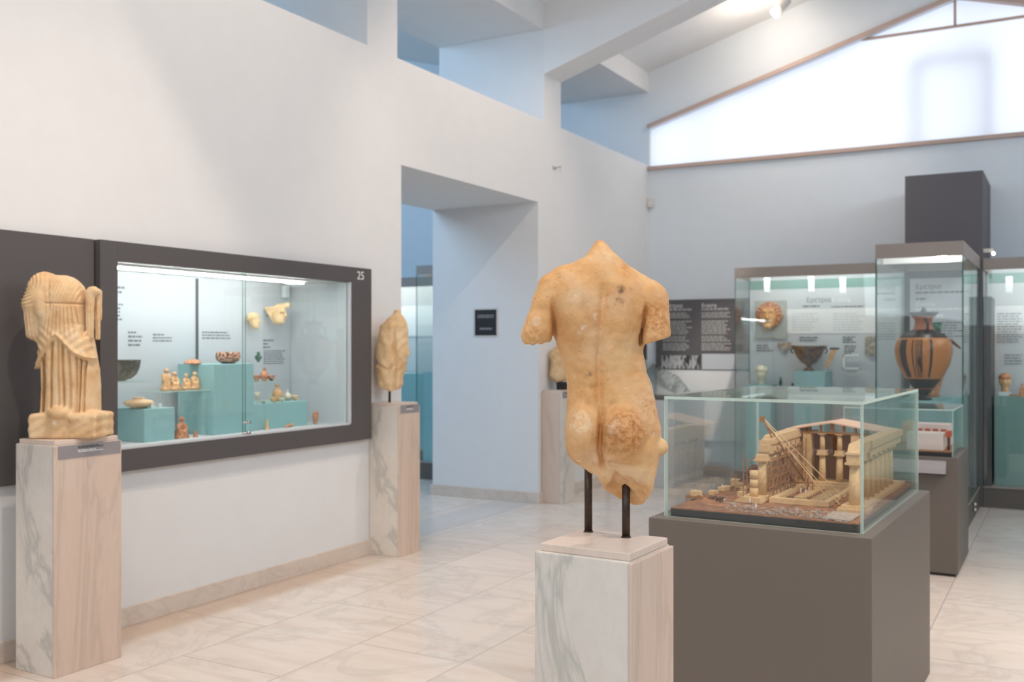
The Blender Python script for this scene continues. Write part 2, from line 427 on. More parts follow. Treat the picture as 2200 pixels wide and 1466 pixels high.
def floor_mat():
    t = NT('floor_marble'); tc = t.n('ShaderNodeTexCoord').outputs['Object']
    mp = t.n('ShaderNodeMapping'); mp.inputs['Rotation'].default_value = (0, 0, R(90)); t.l(tc, mp.inputs['Vector'])
    mp.inputs['Location'].default_value = (0.55, 0.02, 0)
    def brick(c1, c2, mo):
        b = t.n('ShaderNodeTexBrick'); b.offset = 0.5
        b.inputs['Scale'].default_value = 1; b.inputs['Brick Width'].default_value = 1.15; b.inputs['Row Height'].default_value = 0.62
        b.inputs['Mortar Size'].default_value = 0.0035; b.inputs['Mortar Smooth'].default_value = 0.4
        b.inputs['Color1'].default_value = c1; b.inputs['Color2'].default_value = c2; b.inputs['Mortar'].default_value = mo
        t.l(mp.outputs[0], b.inputs['Vector']); return b
    br = brick((0, 0, 0, 1), (1, 1, 1, 1), (0.5, 0.5, 0.5, 1))
    # streaks run across the tiles; each tile has its own offset
    off = t.n('ShaderNodeVectorMath', operation='SCALE'); off.inputs['Scale'].default_value = 7.3; t.l(br.outputs['Color'], off.inputs[0])
    ad = t.n('ShaderNodeVectorMath', operation='ADD'); t.l(tc, ad.inputs[0]); t.l(off.outputs[0], ad.inputs[1])
    m2 = t.n('ShaderNodeMapping'); m2.inputs['Scale'].default_value = (0.35, 2.6, 1); m2.inputs['Rotation'].default_value = (0, 0, R(-14)); t.l(ad.outputs[0], m2.inputs['Vector'])
    n1 = t.noise(2.6, 5, 0.6, m2.outputs[0], 0.6)
    n2 = t.noise(1.1, 6, 0.62, ad.outputs[0], 1.4)
    n3 = t.noise(0.5, 3, 0.5, tc)
    c = t.ramp(n1, [(0.25, srgb(220, 205, 194)), (0.42, srgb(230, 218, 209)), (0.55, srgb(235, 226, 218)), (0.68, srgb(227, 213, 203)), (0.8, srgb(236, 228, 221))])
    v = t.ramp(n2, [(0.46, (0, 0, 0, 1)), (0.5, (0.4,) * 3 + (1,)), (0.54, (0, 0, 0, 1))])
    c = t.mix(v, c, srgb(196, 190, 184))
    w = t.ramp(n3, [(0.4, (0, 0, 0, 1)), (0.7, (0.35,) * 3 + (1,))])
    c = t.mix(w, c, srgb(226, 204, 184))
    tile = t.ramp(br.outputs['Color'], [(0, (0.955, 0.95, 0.945, 1)), (1, (1, 1, 1, 1))])
    c = t.mix(1.0, c, tile, 'MULTIPLY')
    # tan strip mixed into the colour along the side wall
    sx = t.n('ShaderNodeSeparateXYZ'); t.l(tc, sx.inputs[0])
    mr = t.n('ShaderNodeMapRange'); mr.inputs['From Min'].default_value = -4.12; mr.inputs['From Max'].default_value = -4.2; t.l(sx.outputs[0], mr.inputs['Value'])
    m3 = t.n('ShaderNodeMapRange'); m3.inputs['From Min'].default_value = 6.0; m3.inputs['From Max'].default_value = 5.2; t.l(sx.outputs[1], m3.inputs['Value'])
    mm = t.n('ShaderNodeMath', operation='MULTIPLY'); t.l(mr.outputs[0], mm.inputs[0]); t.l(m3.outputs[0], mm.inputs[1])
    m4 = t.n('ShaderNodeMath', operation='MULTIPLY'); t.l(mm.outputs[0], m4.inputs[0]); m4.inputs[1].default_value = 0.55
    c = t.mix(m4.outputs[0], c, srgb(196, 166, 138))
    jt = t.ramp(br.outputs['Fac'], [(0, (0, 0, 0, 1)), (1, (0.8,) * 3 + (1,))])
    c = t.mix(jt, c, srgb(168, 156, 148))
    t.base(c).rough(0.22); t.p.inputs['Specular IOR Level'].default_value = 0.4
    return t.m
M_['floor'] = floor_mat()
M_['threshold'] = marble('grey_threshold_marble', srgb(214, 208, 204), srgb(184, 182, 180), srgb(206, 196, 188), scale=2, stretch=(1, .3, 1), vein=.4, rough=.25).m
def blind_mat():
    t = NT('translucent_blind'); t.t.nodes.remove(t.p)
    tl = t.n('ShaderNodeBsdfTranslucent'); tl.inputs[0].default_value = (0.93, 0.95, 1, 1)
    df = t.n('ShaderNodeBsdfDiffuse'); df.inputs[0].default_value = (0.85, 0.86, 0.88, 1)
    a = t.n('ShaderNodeMixShader'); a.inputs[0].default_value = 0.25; t.l(tl.outputs[0], a.inputs[1]); t.l(df.outputs[0], a.inputs[2])
    t.l(a.outputs[0], t.out.inputs[0]); return t.m
M_['blind'] = blind_mat()

# ------------------------------------------------------------------ the room
XW, XR, YB, YF = -4.4, 2.4, 11.21, -3.0     # side wall, far side wall, end wall, wall behind the viewer
XN = -5.6                                     # other face of the thick side wall
APX = -1.0; SL = 0.29
cz = lambda x: 4.77 + SL * ((x - XW) if x < APX else (2 * APX - XW - x))
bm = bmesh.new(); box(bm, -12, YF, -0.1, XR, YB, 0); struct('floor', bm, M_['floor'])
bm = bmesh.new()
for a in ((XN, YF, 0, XW, 3.54, 3.66), (XN, 3.54, 0, XW, 5.49, 0.95), (XN, 3.54, 1.943, XW, 5.49, 3.66), (XN, 3.54, 0.95, -4.9, 5.49, 1.943),
          (XN, 5.49, 0, XW, 6.151, 3.66), (XN, 6.151, 2.866, XW, 8.37, 3.66), (XN, 8.37, 0, XW, YB, 3.66)): box(bm, *a)
# piers and the fascia above the openings
for y0 in (-2.56, 0.2, 2.98, 5.735, 8.49): box(bm, XN, y0, 3.66, XW, y0 + 0.365, 4.9)
box(bm, XN, YF, 4.535, XW, YB, 4.79)
struct('wall_left', bm, M_['paint'])
bm = bmesh.new()
box(bm, -12, YB, 0, XR + .3, YB + 0.2, 3.60); box(bm, -12, YB, 3.60, -4.385, YB + 0.2, 6.4)
prism(bm, [(-4.385, 4.10), (APX, 5.09), (APX, 6.4), (-4.385, 6.4)], 'y', YB, YB + 0.2)
prism(bm, [(XR + .3, 4.05), (APX, 5.09), (APX, 6.4), (XR + .3, 6.4)], 'y', YB, YB + 0.2)
struct('wall_back', bm, M_['paint2'])
struct('wall_right', B(XR, YF, 0, XR + 0.3, YB, 5.0), M_['paint'])
struct('wall_front', B(-12, YF - 0.2, 0, XR + .3, YF, 6.4), M_['paint'])
struct('wall_next_room', B(-12.2, YF, 0, -12, YB, 6.4), M_['paint'])
bm = bmesh.new()
prism(bm, [(XW - .2, cz(XW) - .2 * SL), (APX, cz(APX)), (XR, cz(XR)), (XR, cz(XR) + .2), (APX, cz(APX) + .2), (XW - .2, cz(XW) + .15)], 'y', YF, YB)
prism(bm, [(-12, 6.2), (XN - .02, 4.6), (XW + .01, 4.6), (XW, 4.95), (-12, 6.5)], 'y', YF, YB) if False else prism(bm, [(XN + .3, 4.7), (-8.8, 5.65), (-12, 4.75), (-12, 5.0), (-8.8, 5.9), (XN + .3, 4.95)], 'y', YF, YB)
struct('ceiling', bm, M_['ceil'])
for i, y0 in enumerate((-2.56, 0.2, 2.98, 5.735, 8.49)):
    bm = bmesh.new()
    zb = lambda x: 4.11 + 0.315 * (x - XW)
    prism(bm, [(XW, zb(XW)), (APX, zb(APX)), (2 * APX - XW, zb(XW)), (2 * APX - XW, 4.8), (APX, cz(APX) + .05), (XW, 4.83)], 'y', y0 + .0005, y0 + 0.3645)
    struct('ceiling_beam', bm, M_['ceil'])
# baseboards
bm = bmesh.new()
box(bm, XW, YF, 0, XW + 0.018, 6.151, 0.105, 0.004); box(bm, XW, 8.37, 0, XW + 0.018, YB, 0.105, 0.004)
struct('baseboard_left', bm, M_['marbleb'])
struct('baseboard_doorway', B(XN - 0.018, 8.352, 0, XW + 0.018, 8.37, 0.105, 0.004), M_['marbleb'])
struct('baseboard_back', B(XW, YB - 0.018, 0, -3.1, YB, 0.105, 0.004), M_['marbleb'])
# threshold slabs of the doorway
struct('trim_2', B(-4.85, 6.153, 0.0, -4.43, 8.35, 0.0012), M_['threshold'])
# gable window: trims, mullions, blind, outer frames
bm = bmesh.new()
rk = lambda x: 4.10 + 0.2925 * (x + 4.385)
box(bm, -4.40, YB - 0.05, 3.595, XR, YB + 0.06, 3.64, 0.006)
prism(bm, [(-4.40, rk(-4.4)), (APX, rk(APX)), (APX, rk(APX) + .045), (-4.40, rk(-4.4) + .045)], 'y', YB - 0.05, YB + 0.06)
prism(bm, [(XR, rk(-4.4)), (APX, rk(APX)), (APX, rk(APX) + .045), (XR, rk(-4.4) + .045)], 'y', YB - 0.05, YB + 0.06)
struct('trim_1', bm, M_['trimwood'])
bm = bmesh.new()
box(bm, -1.96, YB + 0.03, 4.80, -0.04, YB + 0.06, 4.825); box(bm, -1.045, YB + 0.03, 4.82, -1.02, YB + 0.06, 5.1)
win1 = struct('window_1', bm, M_['trimwood'])
bm = bmesh.new()
prism(bm, [(-4.36, 3.62), (XR, 3.62), (XR, 4.08), (APX, 5.10), (-4.36, 4.12)], 'y', YB + 0.075, YB + 0.08)
obj('blind', bm, M_['blind'], win1)
bm = bmesh.new()
for x in (-3.75, -3.05, -2.35, -0.85, 0.4, 1.2): box(bm, x - 0.02, YB + 0.26, 3.6, x + 0.02, YB + 0.31, 5.2)
for x in (-1.42, -0.72): box(bm, x - 0.022, YB + 0.16, 3.6, x + 0.022, YB + 0.20, 4.50)
box(bm, -1.44, YB + 0.16, 4.475, -0.70, YB + 0.20, 4.52)
obj('outer_frame', bm, M_['slab'], win1)
#@@OBJECTS
# ------------------------------------------------------------------ pedestals and sculpture
def worn_marble(name, kind='torso'):
    t = NT(name); co_ = t.coord()
    n1 = t.noise(9, 5, 0.6, co_); n2 = t.noise(34, 6, 0.7, co_); n3 = t.noise(160, 4, 0.7, co_); n4 = t.noise(5, 4, 0.5, t.coord(loc=(4, 1, 7)))
    if kind == 'torso':
        c = t.ramp(n1, [(0.3, srgb(236, 196, 146)), (0.5, srgb(226, 174, 116)), (0.7, srgb(208, 146, 82))])
        c = t.mix(t.ramp(n4, [(0.52, (0, 0, 0, 1)), (0.72, (0.6,) * 3 + (1,))]), c, srgb(240, 216, 184))
        orange = srgb(186, 104, 38)
    else:
        c = t.ramp(n1, [(0.3, srgb(240, 212, 172)), (0.5, srgb(230, 194, 148)), (0.72, srgb(216, 172, 122))])
        orange = srgb(190, 140, 90)
    st = t.ramp(n2, [(0.56, (0, 0, 0, 1)), (0.72, (0.55,) * 3 + (1,))])
    zone = t.ramp(t.noise(7, 3, 0.5, t.coord(loc=(9, 2, 3))), [(0.48, (0.12,) * 3 + (1,)), (0.62, (1, 1, 1, 1))])
    c = t.mix(t.mix(1.0, st, zone, 'MULTIPLY'), c, orange)
    sp = t.ramp(n3, [(0.68, (0, 0, 0, 1)), (0.76, (0.5,) * 3 + (1,))])
    c = t.mix(t.mix(1.0, sp, zone, 'MULTIPLY'), c, srgb(118, 78, 40))
    wh = t.ramp(t.noise(20, 4, 0.6, t.coord(loc=(1, 8, 5))), [(0.66, (0, 0, 0, 1)), (0.74, (0.6,) * 3 + (1,))])
    c = t.mix(wh, c, srgb(246, 232, 212))
    if kind == 'torso':   # patches of pitted orange crust and of pale abrasion, each at its own spot on the stone
        for (qx, qy, qd, r, col, k, lo) in ((1340, 918, 85, .062, srgb(172, 96, 34), .85, .42), (1300, 940, 80, .04, srgb(160, 110, 62), .7, .44), (1404, 690, 50, .052, srgb(184, 104, 40), .8, .44), (1240, 900, 74, .036, srgb(244, 226, 200), .6, .45),
                                      (1302, 905, 84, .026, srgb(246, 228, 202), .65, .44), (1146, 712, 38, .035, srgb(196, 126, 64), .7, .45), (1342, 1055, 40, .034, srgb(236, 214, 192), .6, .46), (1150, 690, 44, .014, srgb(240, 224, 206), .6, .42),
                                      (1345, 565, 40, .04, srgb(196, 118, 52), .6, .46), (1396, 870, 40, .045, srgb(196, 118, 54), .6, .46), (1228, 640, 62, .018, srgb(240, 224, 206), .55, .46), (1326, 625, 66, .013, srgb(96, 66, 48), .9, .42),
                                      (1322, 652, 66, .012, srgb(96, 66, 48), .9, .42), (1262, 805, 50, .014, srgb(120, 84, 56), .8, .44), (1268, 825, 50, .012, srgb(120, 84, 56), .8, .44)):
            k_ = 2.63 / FPX; u_ = (qx - 1100) * k_; d_ = 2.63 - qd * k_
            cx, cy_, cz_ = -sy * d_ + cy * u_ + 1.08, cy * d_ + sy * u_ - 2.40, EYE - (qy - 743) * k_ - 0.995
            vm = t.n('ShaderNodeVectorMath', operation='DISTANCE'); t.l(co_, vm.inputs[0]); vm.inputs[1].default_value = (cx, cy_, cz_)
            mr = t.n('ShaderNodeMapRange'); mr.inputs['From Min'].default_value = r * 1.25; mr.inputs['From Max'].default_value = r * .5; t.l(vm.outputs['Value'], mr.inputs['Value'])
            gr = t.ramp(t.noise(62, 6, .8, t.coord(loc=(cx * 9, cz_ * 5, 0))), [(lo, (0, 0, 0, 1)), (lo + .16, (k,) * 3 + (1,))])
            mm = t.n('ShaderNodeMath', operation='MULTIPLY'); t.l(mr.outputs[0], mm.inputs[0]); bw = t.n('ShaderNodeRGBToBW'); t.l(gr, bw.inputs[0]); t.l(bw.outputs[0], mm.inputs[1])
            c = t.mix(mm.outputs[0], c, col)
        pits = t.ramp(t.noise(95, 3, .6, t.coord(loc=(2, 2, 2))), [(0.70, (0, 0, 0, 1)), (0.74, (0.7,) * 3 + (1,))])
        c = t.mix(pits, c, srgb(110, 72, 40))
    t.base(c).rough(0.6)
    t.p.inputs['Subsurface Weight'].default_value = 0.0
    ad = t.n('ShaderNodeMath', operation='ADD'); t.l(n2, ad.inputs[0]); t.l(n3, ad.inputs[1])
    t.bump(ad.outputs[0], 0.35, 0.004); return t.m
M_['antique'] = worn_marble('golden_worn_marble')
M_['antique2'] = worn_marble('cream_worn_marble', 'drape')

def pedestal(name, near, L1, L2, h, rz, label, group=None, mats=('marble', 'marblep'), plaque=None, cap_=0.022):
    """near: corner nearest the viewer; L1 along +Y, L2 along -X"""
    e = empty(name, (near[0], near[1], 0), label, 'pedestal', group, rz)
    bm = bmesh.new()
    box(bm, -L2, 0.004, 0, -0.012, L1, h - cap_, 0.004)
    obj('shaft', bm, M_[mats[0]], e, True)
    obj('side_slab', B(-0.0115, 0.0, 0, 0.0, L1, h - cap_ - 0.002, 0.0035), M_[mats[1]], e, True)
    bm = bmesh.new(); box(bm, -L2 + .012, 0.014, h - cap_, -0.012, L1 - .012, h, 0.003)
    obj('top_slab', bm, M_['marblet'], e, True)
    if plaque:
        y0, y1, z0, z1 = plaque
        p = obj('plaque', B(0.0002, y0, z0, 0.003, y1, z1, 0.0008), M_['label'], e, True)
        bm = bmesh.new()
        lines(bm, (0.0032, y0 + (y1 - y0) * .30, z0 + (z1 - z0) * .68), (0, 1, 0), (0, 0, 1), (y1 - y0) * .42, (z1 - z0) * .2, 2, 0, jag=.6, word=.02)
        lines(bm, (0.0032, y0 + (y1 - y0) * .30, z0 + (z1 - z0) * .38), (0, 1, 0), (0, 0, 1), (y1 - y0) * .44, (z1 - z0) * .22, 2, 1, jag=.6, word=.02)
        obj('plaque_text', bm, [M_['inkd'], M_['inkw']], p, True)
    return e
pedestal('marble_pedestal', (-3.982, 2.9), 0.366, 0.28, 1.069, 0, 'tall white marble pedestal with grey plaque under the headless draped figure', 'marble pedestals', plaque=(0.02, 0.358, 0.985, 1.045))
pedestal('marble_pedestal', (-4.135, 5.752), 0.262, 0.262, 1.09, 0, 'narrow marble pedestal with grey plaque between display window and doorway', 'marble pedestals', plaque=(0.02, 0.25, 1.018, 1.075))
pedestal('marble_pedestal', (-4.180, 8.43), 0.28, 0.215, 1.075, 0, 'veined marble pedestal right of the doorway, partly behind the golden torso', 'marble pedestals', mats=('marblep', 'marble'), plaque=(0.02, 0.2, 1.0, 1.06))
pedestal('marble_pedestal', (-0.919, 2.236), 0.262, 0.275, 0.995, R(-2.2), 'foreground marble pedestal with grey veins under the golden headless torso', 'marble pedestals', cap_=0.02)

# headless torso seen from behind, in view-aligned pixel units
def tab(V, rows):
    a = np.array(rows, float)
    return [np.interp(V, a[:, 0], a[:, i]) for i in range(1, a.shape[1])]
def trunk(U, V, D, rows, p=2.3):
    l, r, db, df = tab(V, rows)
    c = (l + r) / 2; w = np.maximum((r - l) / 2, 2); dc = (db + df) / 2; DD = np.maximum((db - df) / 2, 2)
    q = (np.abs((U - c) / w) ** p + np.abs((D - dc) / DD) ** p) ** (1 / p)
    return (q - 1) * np.minimum(w, DD) * 0.9
def main_torso(U, V, D):
    rows = [(520, 1280, 1300, 8, -30), (534, 1272, 1308, 22, -38), (552, 1256, 1330, 34, -50), (570, 1220, 1350, 42, -58), (586, 1196, 1370, 48, -62),
            (610, 1188, 1388, 56, -66), (640, 1184, 1392, 60, -70), (680, 1184, 1389, 62, -74), (723, 1190, 1383, 58, -72), (760, 1203, 1383, 50, -64),
            (800, 1214, 1390, 44, -58), (829, 1219, 1401, 44, -56), (870, 1218, 1409, 52, -58), (920, 1216, 1419, 60, -60), (964, 1217, 1419, 60, -60),
            (985, 1222, 1415, 56, -60), (1010, 1240, 1411, 50, -58), (1038, 1285, 1404, 44, -54), (1060, 1300, 1398, 38, -48), (1082, 1330, 1391, 28, -40), (1094, 1345, 1388, 20, -34), (1110, 1350, 1384, 10, -30)]
    f = trunk(U, V, D, rows)
    # shoulders and upper arms
    f = smin(f, cap(U, V, D, (1210, 600, 4), (1180, 650, 6), 27, 33), 22)
    aL = smin(cap(U, V, D, (1184, 618, 4), (1158, 712, 12), 29, 33), cap(U, V, D, (1160, 700, 12), (1146, 722, 14), 31, 27), 8)
    aL = smax(aL, (V - 739 + 0.10 * (U - 1150) ** 1) + 2.2 * np.sin(U * .35) + 1.8 * np.sin(D * .3), 7)
    f = smin(f, aL, 9)
    aR = cap(U, V, D, (1394, 646, 10), (1404, 722, 24), 41, 33)
    cut = (V - 733) + 0.30 * (U - 1405)
    aR = smax(aR, cut, 3)
    f = smin(f, smin(cap(U, V, D, (1350, 605, 2), (1388, 636, 8), 28, 36), aR, 6), 7)
    # neck stump, shoulder blades
    f = smin(f, cap(U, V, D, (1293, 552, -6), (1292, 600, 6), 21, 34), 16)
    f = smin(f, ell(U, V, D, (1236, 655, 40), (36, 55, 26)), 18)
    f = smin(f, ell(U, V, D, (1340, 660, 42), (38, 60, 26)), 18)
    # loin, buttocks, thigh
    f = smin(f, ell(U, V, D, (1247, 928, 34), (33, 60, 46)), 12)
    f = smin(f, ell(U, V, D, (1333, 932, 38), (50, 62, 50)), 12)
    f = smin(f, cap(U, V, D, (1350, 970, 6), (1366, 1050, 0), 52, 34), 16)
    # hip ridge and knob of a strut on the right hip
    f = smin(f, cap(U, V, D, (1396, 962, 4), (1419, 960, 10), 19, 15), 10)
        # grooves: spine, cleft, under the buttocks, armpit folds
    sp = np.interp(V, [590, 680, 760, 860, 900], [1296, 1288, 1283, 1284, 1287])
    g = 7.5 * np.exp(-((U - sp) / 9.0) ** 2) * np.clip((V - 585) / 60, 0, 1) * np.clip((905 - V) / 40, 0, 1)
    cl = np.interp(V, [860, 900, 960, 1000, 1020], [1286, 1287, 1285, 1291, 1299])
    g = g + 20 * np.exp(-((U - cl) / 6.0) ** 2) * np.clip((V - 868) / 50, 0, 1) * np.clip((1016 - V) / 30, 0, 1)
    fold = 992 + 0.10 * (U - 1330)
    g = g + 7 * np.exp(-((V - fold) / 7.0) ** 2) * np.clip((U - 1292) / 14, 0, 1) * np.clip((1375 - U) / 40, 0, 1)
    g = g + 9 * np.exp(-((U - (1186 + 0.06 * (V - 660))) / 4.5) ** 2) * np.clip((V - 640) / 30, 0, 1) * np.clip((740 - V) / 10, 0, 1)
    g = g + 10 * np.exp(-((U - (1381 - 0.10 * (V - 660))) / 4.5) ** 2) * np.clip((V - 650) / 20, 0, 1) * np.clip((745 - V) / 10, 0, 1)
    # gentle muscle columns beside the spine, dimples at the loin
    g = g - 3.5 * np.exp(-((np.abs(U - sp) - 24) / 13.0) ** 2) * np.clip((V - 720) / 50, 0, 1) * np.clip((880 - V) / 40, 0, 1)
    g = g + 3.0 * np.exp(-((np.abs(U - 1285) - 26) / 8.0) ** 2) * np.exp(-((V - 868) / 9.0) ** 2)
    g = g + 4 * np.exp(-((U - 1247 - 0.12 * (V - 650)) / 8) ** 2) * np.exp(-((V - 668) / 26.0) ** 2)
    g = g + 3.5 * np.exp(-((U - 1326 + 0.2 * (V - 650)) / 9) ** 2) * np.exp(-((V - 655) / 34.0) ** 2)
    f = f + g * (D > -8) * np.clip((D + 8) / 20, 0, 1)
    # broken lower edge: slanting fracture from left buttock down to the thigh tip
    fr = (V - np.interp(U, [1210, 1224, 1259, 1280, 1292, 1302, 1331, 1358, 1377, 1388, 1396, 1420], [975, 984, 1007, 1018, 1038, 1057, 1071, 1082, 1090, 1089, 1072, 985]))
    rt = np.clip((U - 1292) / 26, 0, 1) * np.clip((1402 - U) / 20, 0, 1)
    fr = fr * 0.75 + rt * 0.66 * np.clip(D + 26, -10, 62)
    f = smax(f, fr + 1.6 * np.sin(U * .21 + D * .17) + 1.2 * np.sin(D * .31), 7)
    return f
def flat_depth(bm, amp, sc): return roughen(bm, amp, sc)
ZT = 2.63
pts, q = netmesh(main_torso, (1105, 515, -105), (1450, 1105, 105), 2.5)
e = empty('marble_torso', (-1.08, 2.40, 0.995), 'golden worn headless marble torso seen from behind on the foreground pedestal', 'sculpture')
bm = netbm(pts, q, view_map(ZT)); roughen(bm, 0.0014, 55, 0.0007, 240)
obj('body', bm, M_['antique'], e, smooth=True)
for (px, py, top) in ((1264, 1143, 1000), (1345, 1155, 1056)):
    b = onz(px, py, 0.995); k = (Vector((b.x, b.y, 0)).length)
    t_ = 1.5 - (top - 743) / FPX * ZT
    bm = bmesh.new(); rod(bm, (b.x, b.y, 0.9955), (b.x, b.y, t_ + 0.03), 0.0107, n=20)
    rod(bm, (b.x, b.y, 0.9952), (b.x, b.y, 0.9985), 0.0135, 0.0118, n=20)
    obj('mounting_rod', bm, M_['rod'], e)

# headless draped figure
def draped(U, V, D):
    rows = [(570, 95, 105, 4, -10), (582, 84, 150, 20, -16), (592, 76, 168, 30, -22), (606, 72, 180, 38, -28), (625, 74, 186, 44, -32), (650, 82, 186, 46, -34), (690, 90, 188, 46, -36),
            (720, 90, 200, 48, -38), (760, 90, 207, 50, -40), (790, 90, 212, 50, -40), (830, 90, 214, 48, -40), (880, 88, 214, 50, -42), (930, 88, 214, 52, -44)]
    body = trunk(U, V, D, rows, 2.6)
    # folds of the long skirt below the apron hem
    hem = np.interp(U, [86, 92, 105, 122, 134, 142, 152, 166, 180, 200, 216], [792, 784, 764, 740, 722, 718, 726, 742, 756, 766, 770])
    below = np.clip((V - hem) / 5, 0, 1); front = np.clip((D + 10) / 30, 0, 1)
    edges = np.array([86, 104, 116, 128, 138, 150, 158, 170, 178, 190, 203, 216.])
    gro = 0
    for i, x in enumerate((107, 113, 131, 147, 156, 168, 180, 187, 196)):
        xx = x + 5 * np.sin(V * .018 + i) * .4
        gro = gro + (10, 7, 9, 5, 8, 6, 7, 8, 5)[i] * np.exp(-((U - xx) / (2.2, 2, 2.4, 2, 2.2, 2.4, 2, 2.2, 2.4)[i]) ** 2)
    body = body + front * below * (gro + 3.5)
    # tunic: belt line, fine folds fanning below, V folds above
    tun = np.clip((hem - 2 - V) / 4, 0, 1)
    belt = 3.2 * np.exp(-((V - 645 - 0.02 * (U - 140)) / 2.0) ** 2) * np.clip((U - 112) / 8, 0, 1)
    fan = 1.7 * np.sin((U - 140 - (V - 640) * (U - 150) * .004) * 0.95) * np.clip((V - 648) / 10, 0, 1) * np.clip((U - 112) / 8, 0, 1) * np.clip((720 - V) / 20, 0, 1)
    up = 0.8 * np.sin((U * .9 + (V - 600) * .25)) * np.clip((642 - V) / 8, 0, 1) * np.clip((U - 116) / 6, 0, 1)
    apron = -4.5 * np.exp(-((V - hem + 5) / 6.0) ** 2)
    sw = 1.2 * np.sin(((V - 700) + 0.9 * np.abs(U - 140)) * .32) * np.clip((V - 690) / 15, 0, 1)
    body = body + front * tun * (belt + fan + up + apron * 1.0 + sw * .6)
    f = body
    # left sleeve mass with curved folds
    sl = smin(cap(U, V, D, (97, 602, 16), (84, 640, 24), 24, 22), cap(U, V, D, (81, 650, 24), (80, 708, 16), 19, 15), 10)
    rr = np.sqrt((U - 70) ** 2 + (V - 600) ** 2)
    sl = sl + 1.2 * np.sin(rr * .8) * np.clip((660 - V) / 20, 0, 1) + 1.2 * np.sin(U * .8) * np.clip((V - 650) / 20, 0, 1)
    f = smin(f, sl, 7)
    f = smin(f, cap(U, V, D, (98, 592, 4), (150, 596, 8), 17, 13), 12)
    f = f + 3.2 * np.exp(-((U - 121 - .12 * (V - 600)) / 2.2) ** 2) * np.clip((V - 592) / 12, 0, 1) * np.clip((672 - V) / 20, 0, 1) * np.clip((D + 5) / 20, 0, 1)
    f = smin(f, cap(U, V, D, (101, 636, 34), (105, 664, 36), 14, 10), 8)
    f = smin(f, cap(U, V, D, (82, 702, 14), (92, 722, 16), 16, 8), 8)
    # raised arm stump with hanging cloth on the right
    ar = smin(cap(U, V, D, (199, 622, 12), (199, 716, 12), 10, 7), cap(U, V, D, (210, 618, -4), (207, 718, -8), 8, 5), 2)
    ar = ar + 1.3 * np.sin(U * 1.1) * np.clip((V - 640) / 20, 0, 1)
    g2 = 7 * np.exp(-((U - 187.5) / 2.4) ** 2) * np.clip((V - 605) / 12, 0, 1) * np.clip((725 - V) / 14, 0, 1)
    f = f + g2 * np.clip((D + 10) / 20, 0, 1)
    f = smin(f, ar, 2.5)
    f = smin(f, ell(U, V, D, (204, 616, 8), (14, 13, 13)), 4)
    # knee and foot hints, plinth block
    f = smin(f, ell(U, V, D, (148, 880, 46), (24, 14, 18)), 8)
    f = smin(f, ell(U, V, D, (184, 890, 44), (18, 9, 14)), 6)
    ba = ibox(U, V, D, (155, 908, 2), (72, 27, 50), 8)
    ba = ba + 1.6 * np.sin(U * .13 + D * .1) + 0.8 * np.sin(V * .3 + U * .15)
    ba = smin(ba, ell(U, V, D, (215, 888, 20), (14, 12, 26)), 5)
    f = smin(f, ba, 5)
    top = np.interp(U, [60, 70, 80, 90, 98, 108, 116, 146, 160, 172, 182, 188, 196, 206, 216, 222], [640, 602, 586, 577, 574, 577, 582, 583, 588, 597, 610, 616, 608, 606, 614, 640])
    f = smax(f, (top - V) * .8, 4)
    f = smax(f, V - 934, 2)
    return f
cpos = Vector((-4.12, 3.085, 1.069))
pts, q = netmesh(draped, (40, 560, -80), (245, 945, 90), 1.5)
def drape_map(p):
    Zc = 4.70; k = Zc / FPX
    u = (p[:, 0] - 1100) * k; d = Zc - p[:, 2] * k
    h = 1.0695 + (936 - p[:, 1]) * k * 0.985 + 0 * u
    s2 = 1.0
    return np.stack([-sy * d + cy * u, cy * d + sy * u, h], 1)
bm = netbm(pts, q, drape_map)
zmin = min(v.co.z for v in bm.verts)
bm.transform(Matrix.Translation((0, 0, 1.0705 - zmin))); roughen(bm, 0.0012, 40, 0.0006, 120)
tag(obj('draped_statue', bm, M_['antique2'], smooth=True, origin=cpos), 'headless marble figure in a long folded robe on the left pedestal', 'sculpture')

# small torso on a rod between window and doorway
def mid_torso(U, V, D):
    rows = [(676, 845, 862, 8, -8), (686, 832, 872, 18, -16), (700, 818, 876, 26, -22), (730, 811, 877, 30, -26), (760, 808, 876, 30, -28), (790, 808, 872, 30, -28), (812, 810, 867, 28, -26), (828, 812, 865, 26, -24), (842, 818, 860, 22, -20), (860, 826, 856, 14, -14)]
    f = trunk(U, V, D, rows)
    f = smin(f, cap(U, V, D, (866, 745, 6), (874, 760, 10), 11, 8), 5)
    f = smin(f, cap(U, V, D, (852, 690, 4), (858, 700, 4), 14, 12), 6)
    g = 5 * np.exp(-((U - 851 - 2 * np.sin(V * .05)) / 3.5) ** 2) * np.clip((V - 700) / 20, 0, 1)
    g = g + 4 * np.exp(-((V - 796 + 0.7 * np.abs(U - 835)) / 4.0) ** 2) * (U < 852)
    g = g + 3 * np.exp(-((U - 864) / 4.0) ** 2) * np.clip((V - 770) / 10, 0, 1)
    return smax(f + g * np.clip((D + 5) / 12, 0, 1) + 1.0 * np.sin(U * .25 + V * .11) * np.sin(V * .2), V - 838 + 2 * np.sin(U * .2), 4)
e = empty('marble_torso', (-4.27, 5.87, 1.09), 'small broken marble torso on one thin rod beside the display window', 'sculpture')
pts, q = netmesh(mid_torso, (795, 665, -45), (895, 860, 45), 1.5)
bm = netbm(pts, q, view_map(7.20)); roughen(bm, 0.004, 30); obj('body', bm, M_['antique2'], e, smooth=True)
b = atd(837, 868, 7.22)
obj('mounting_rod', (lambda m: rod(m, (b.x, b.y, 1.0902), (b.x, b.y, 1.22), 0.009, n=12))(bmesh.new()), M_['rod'], e)
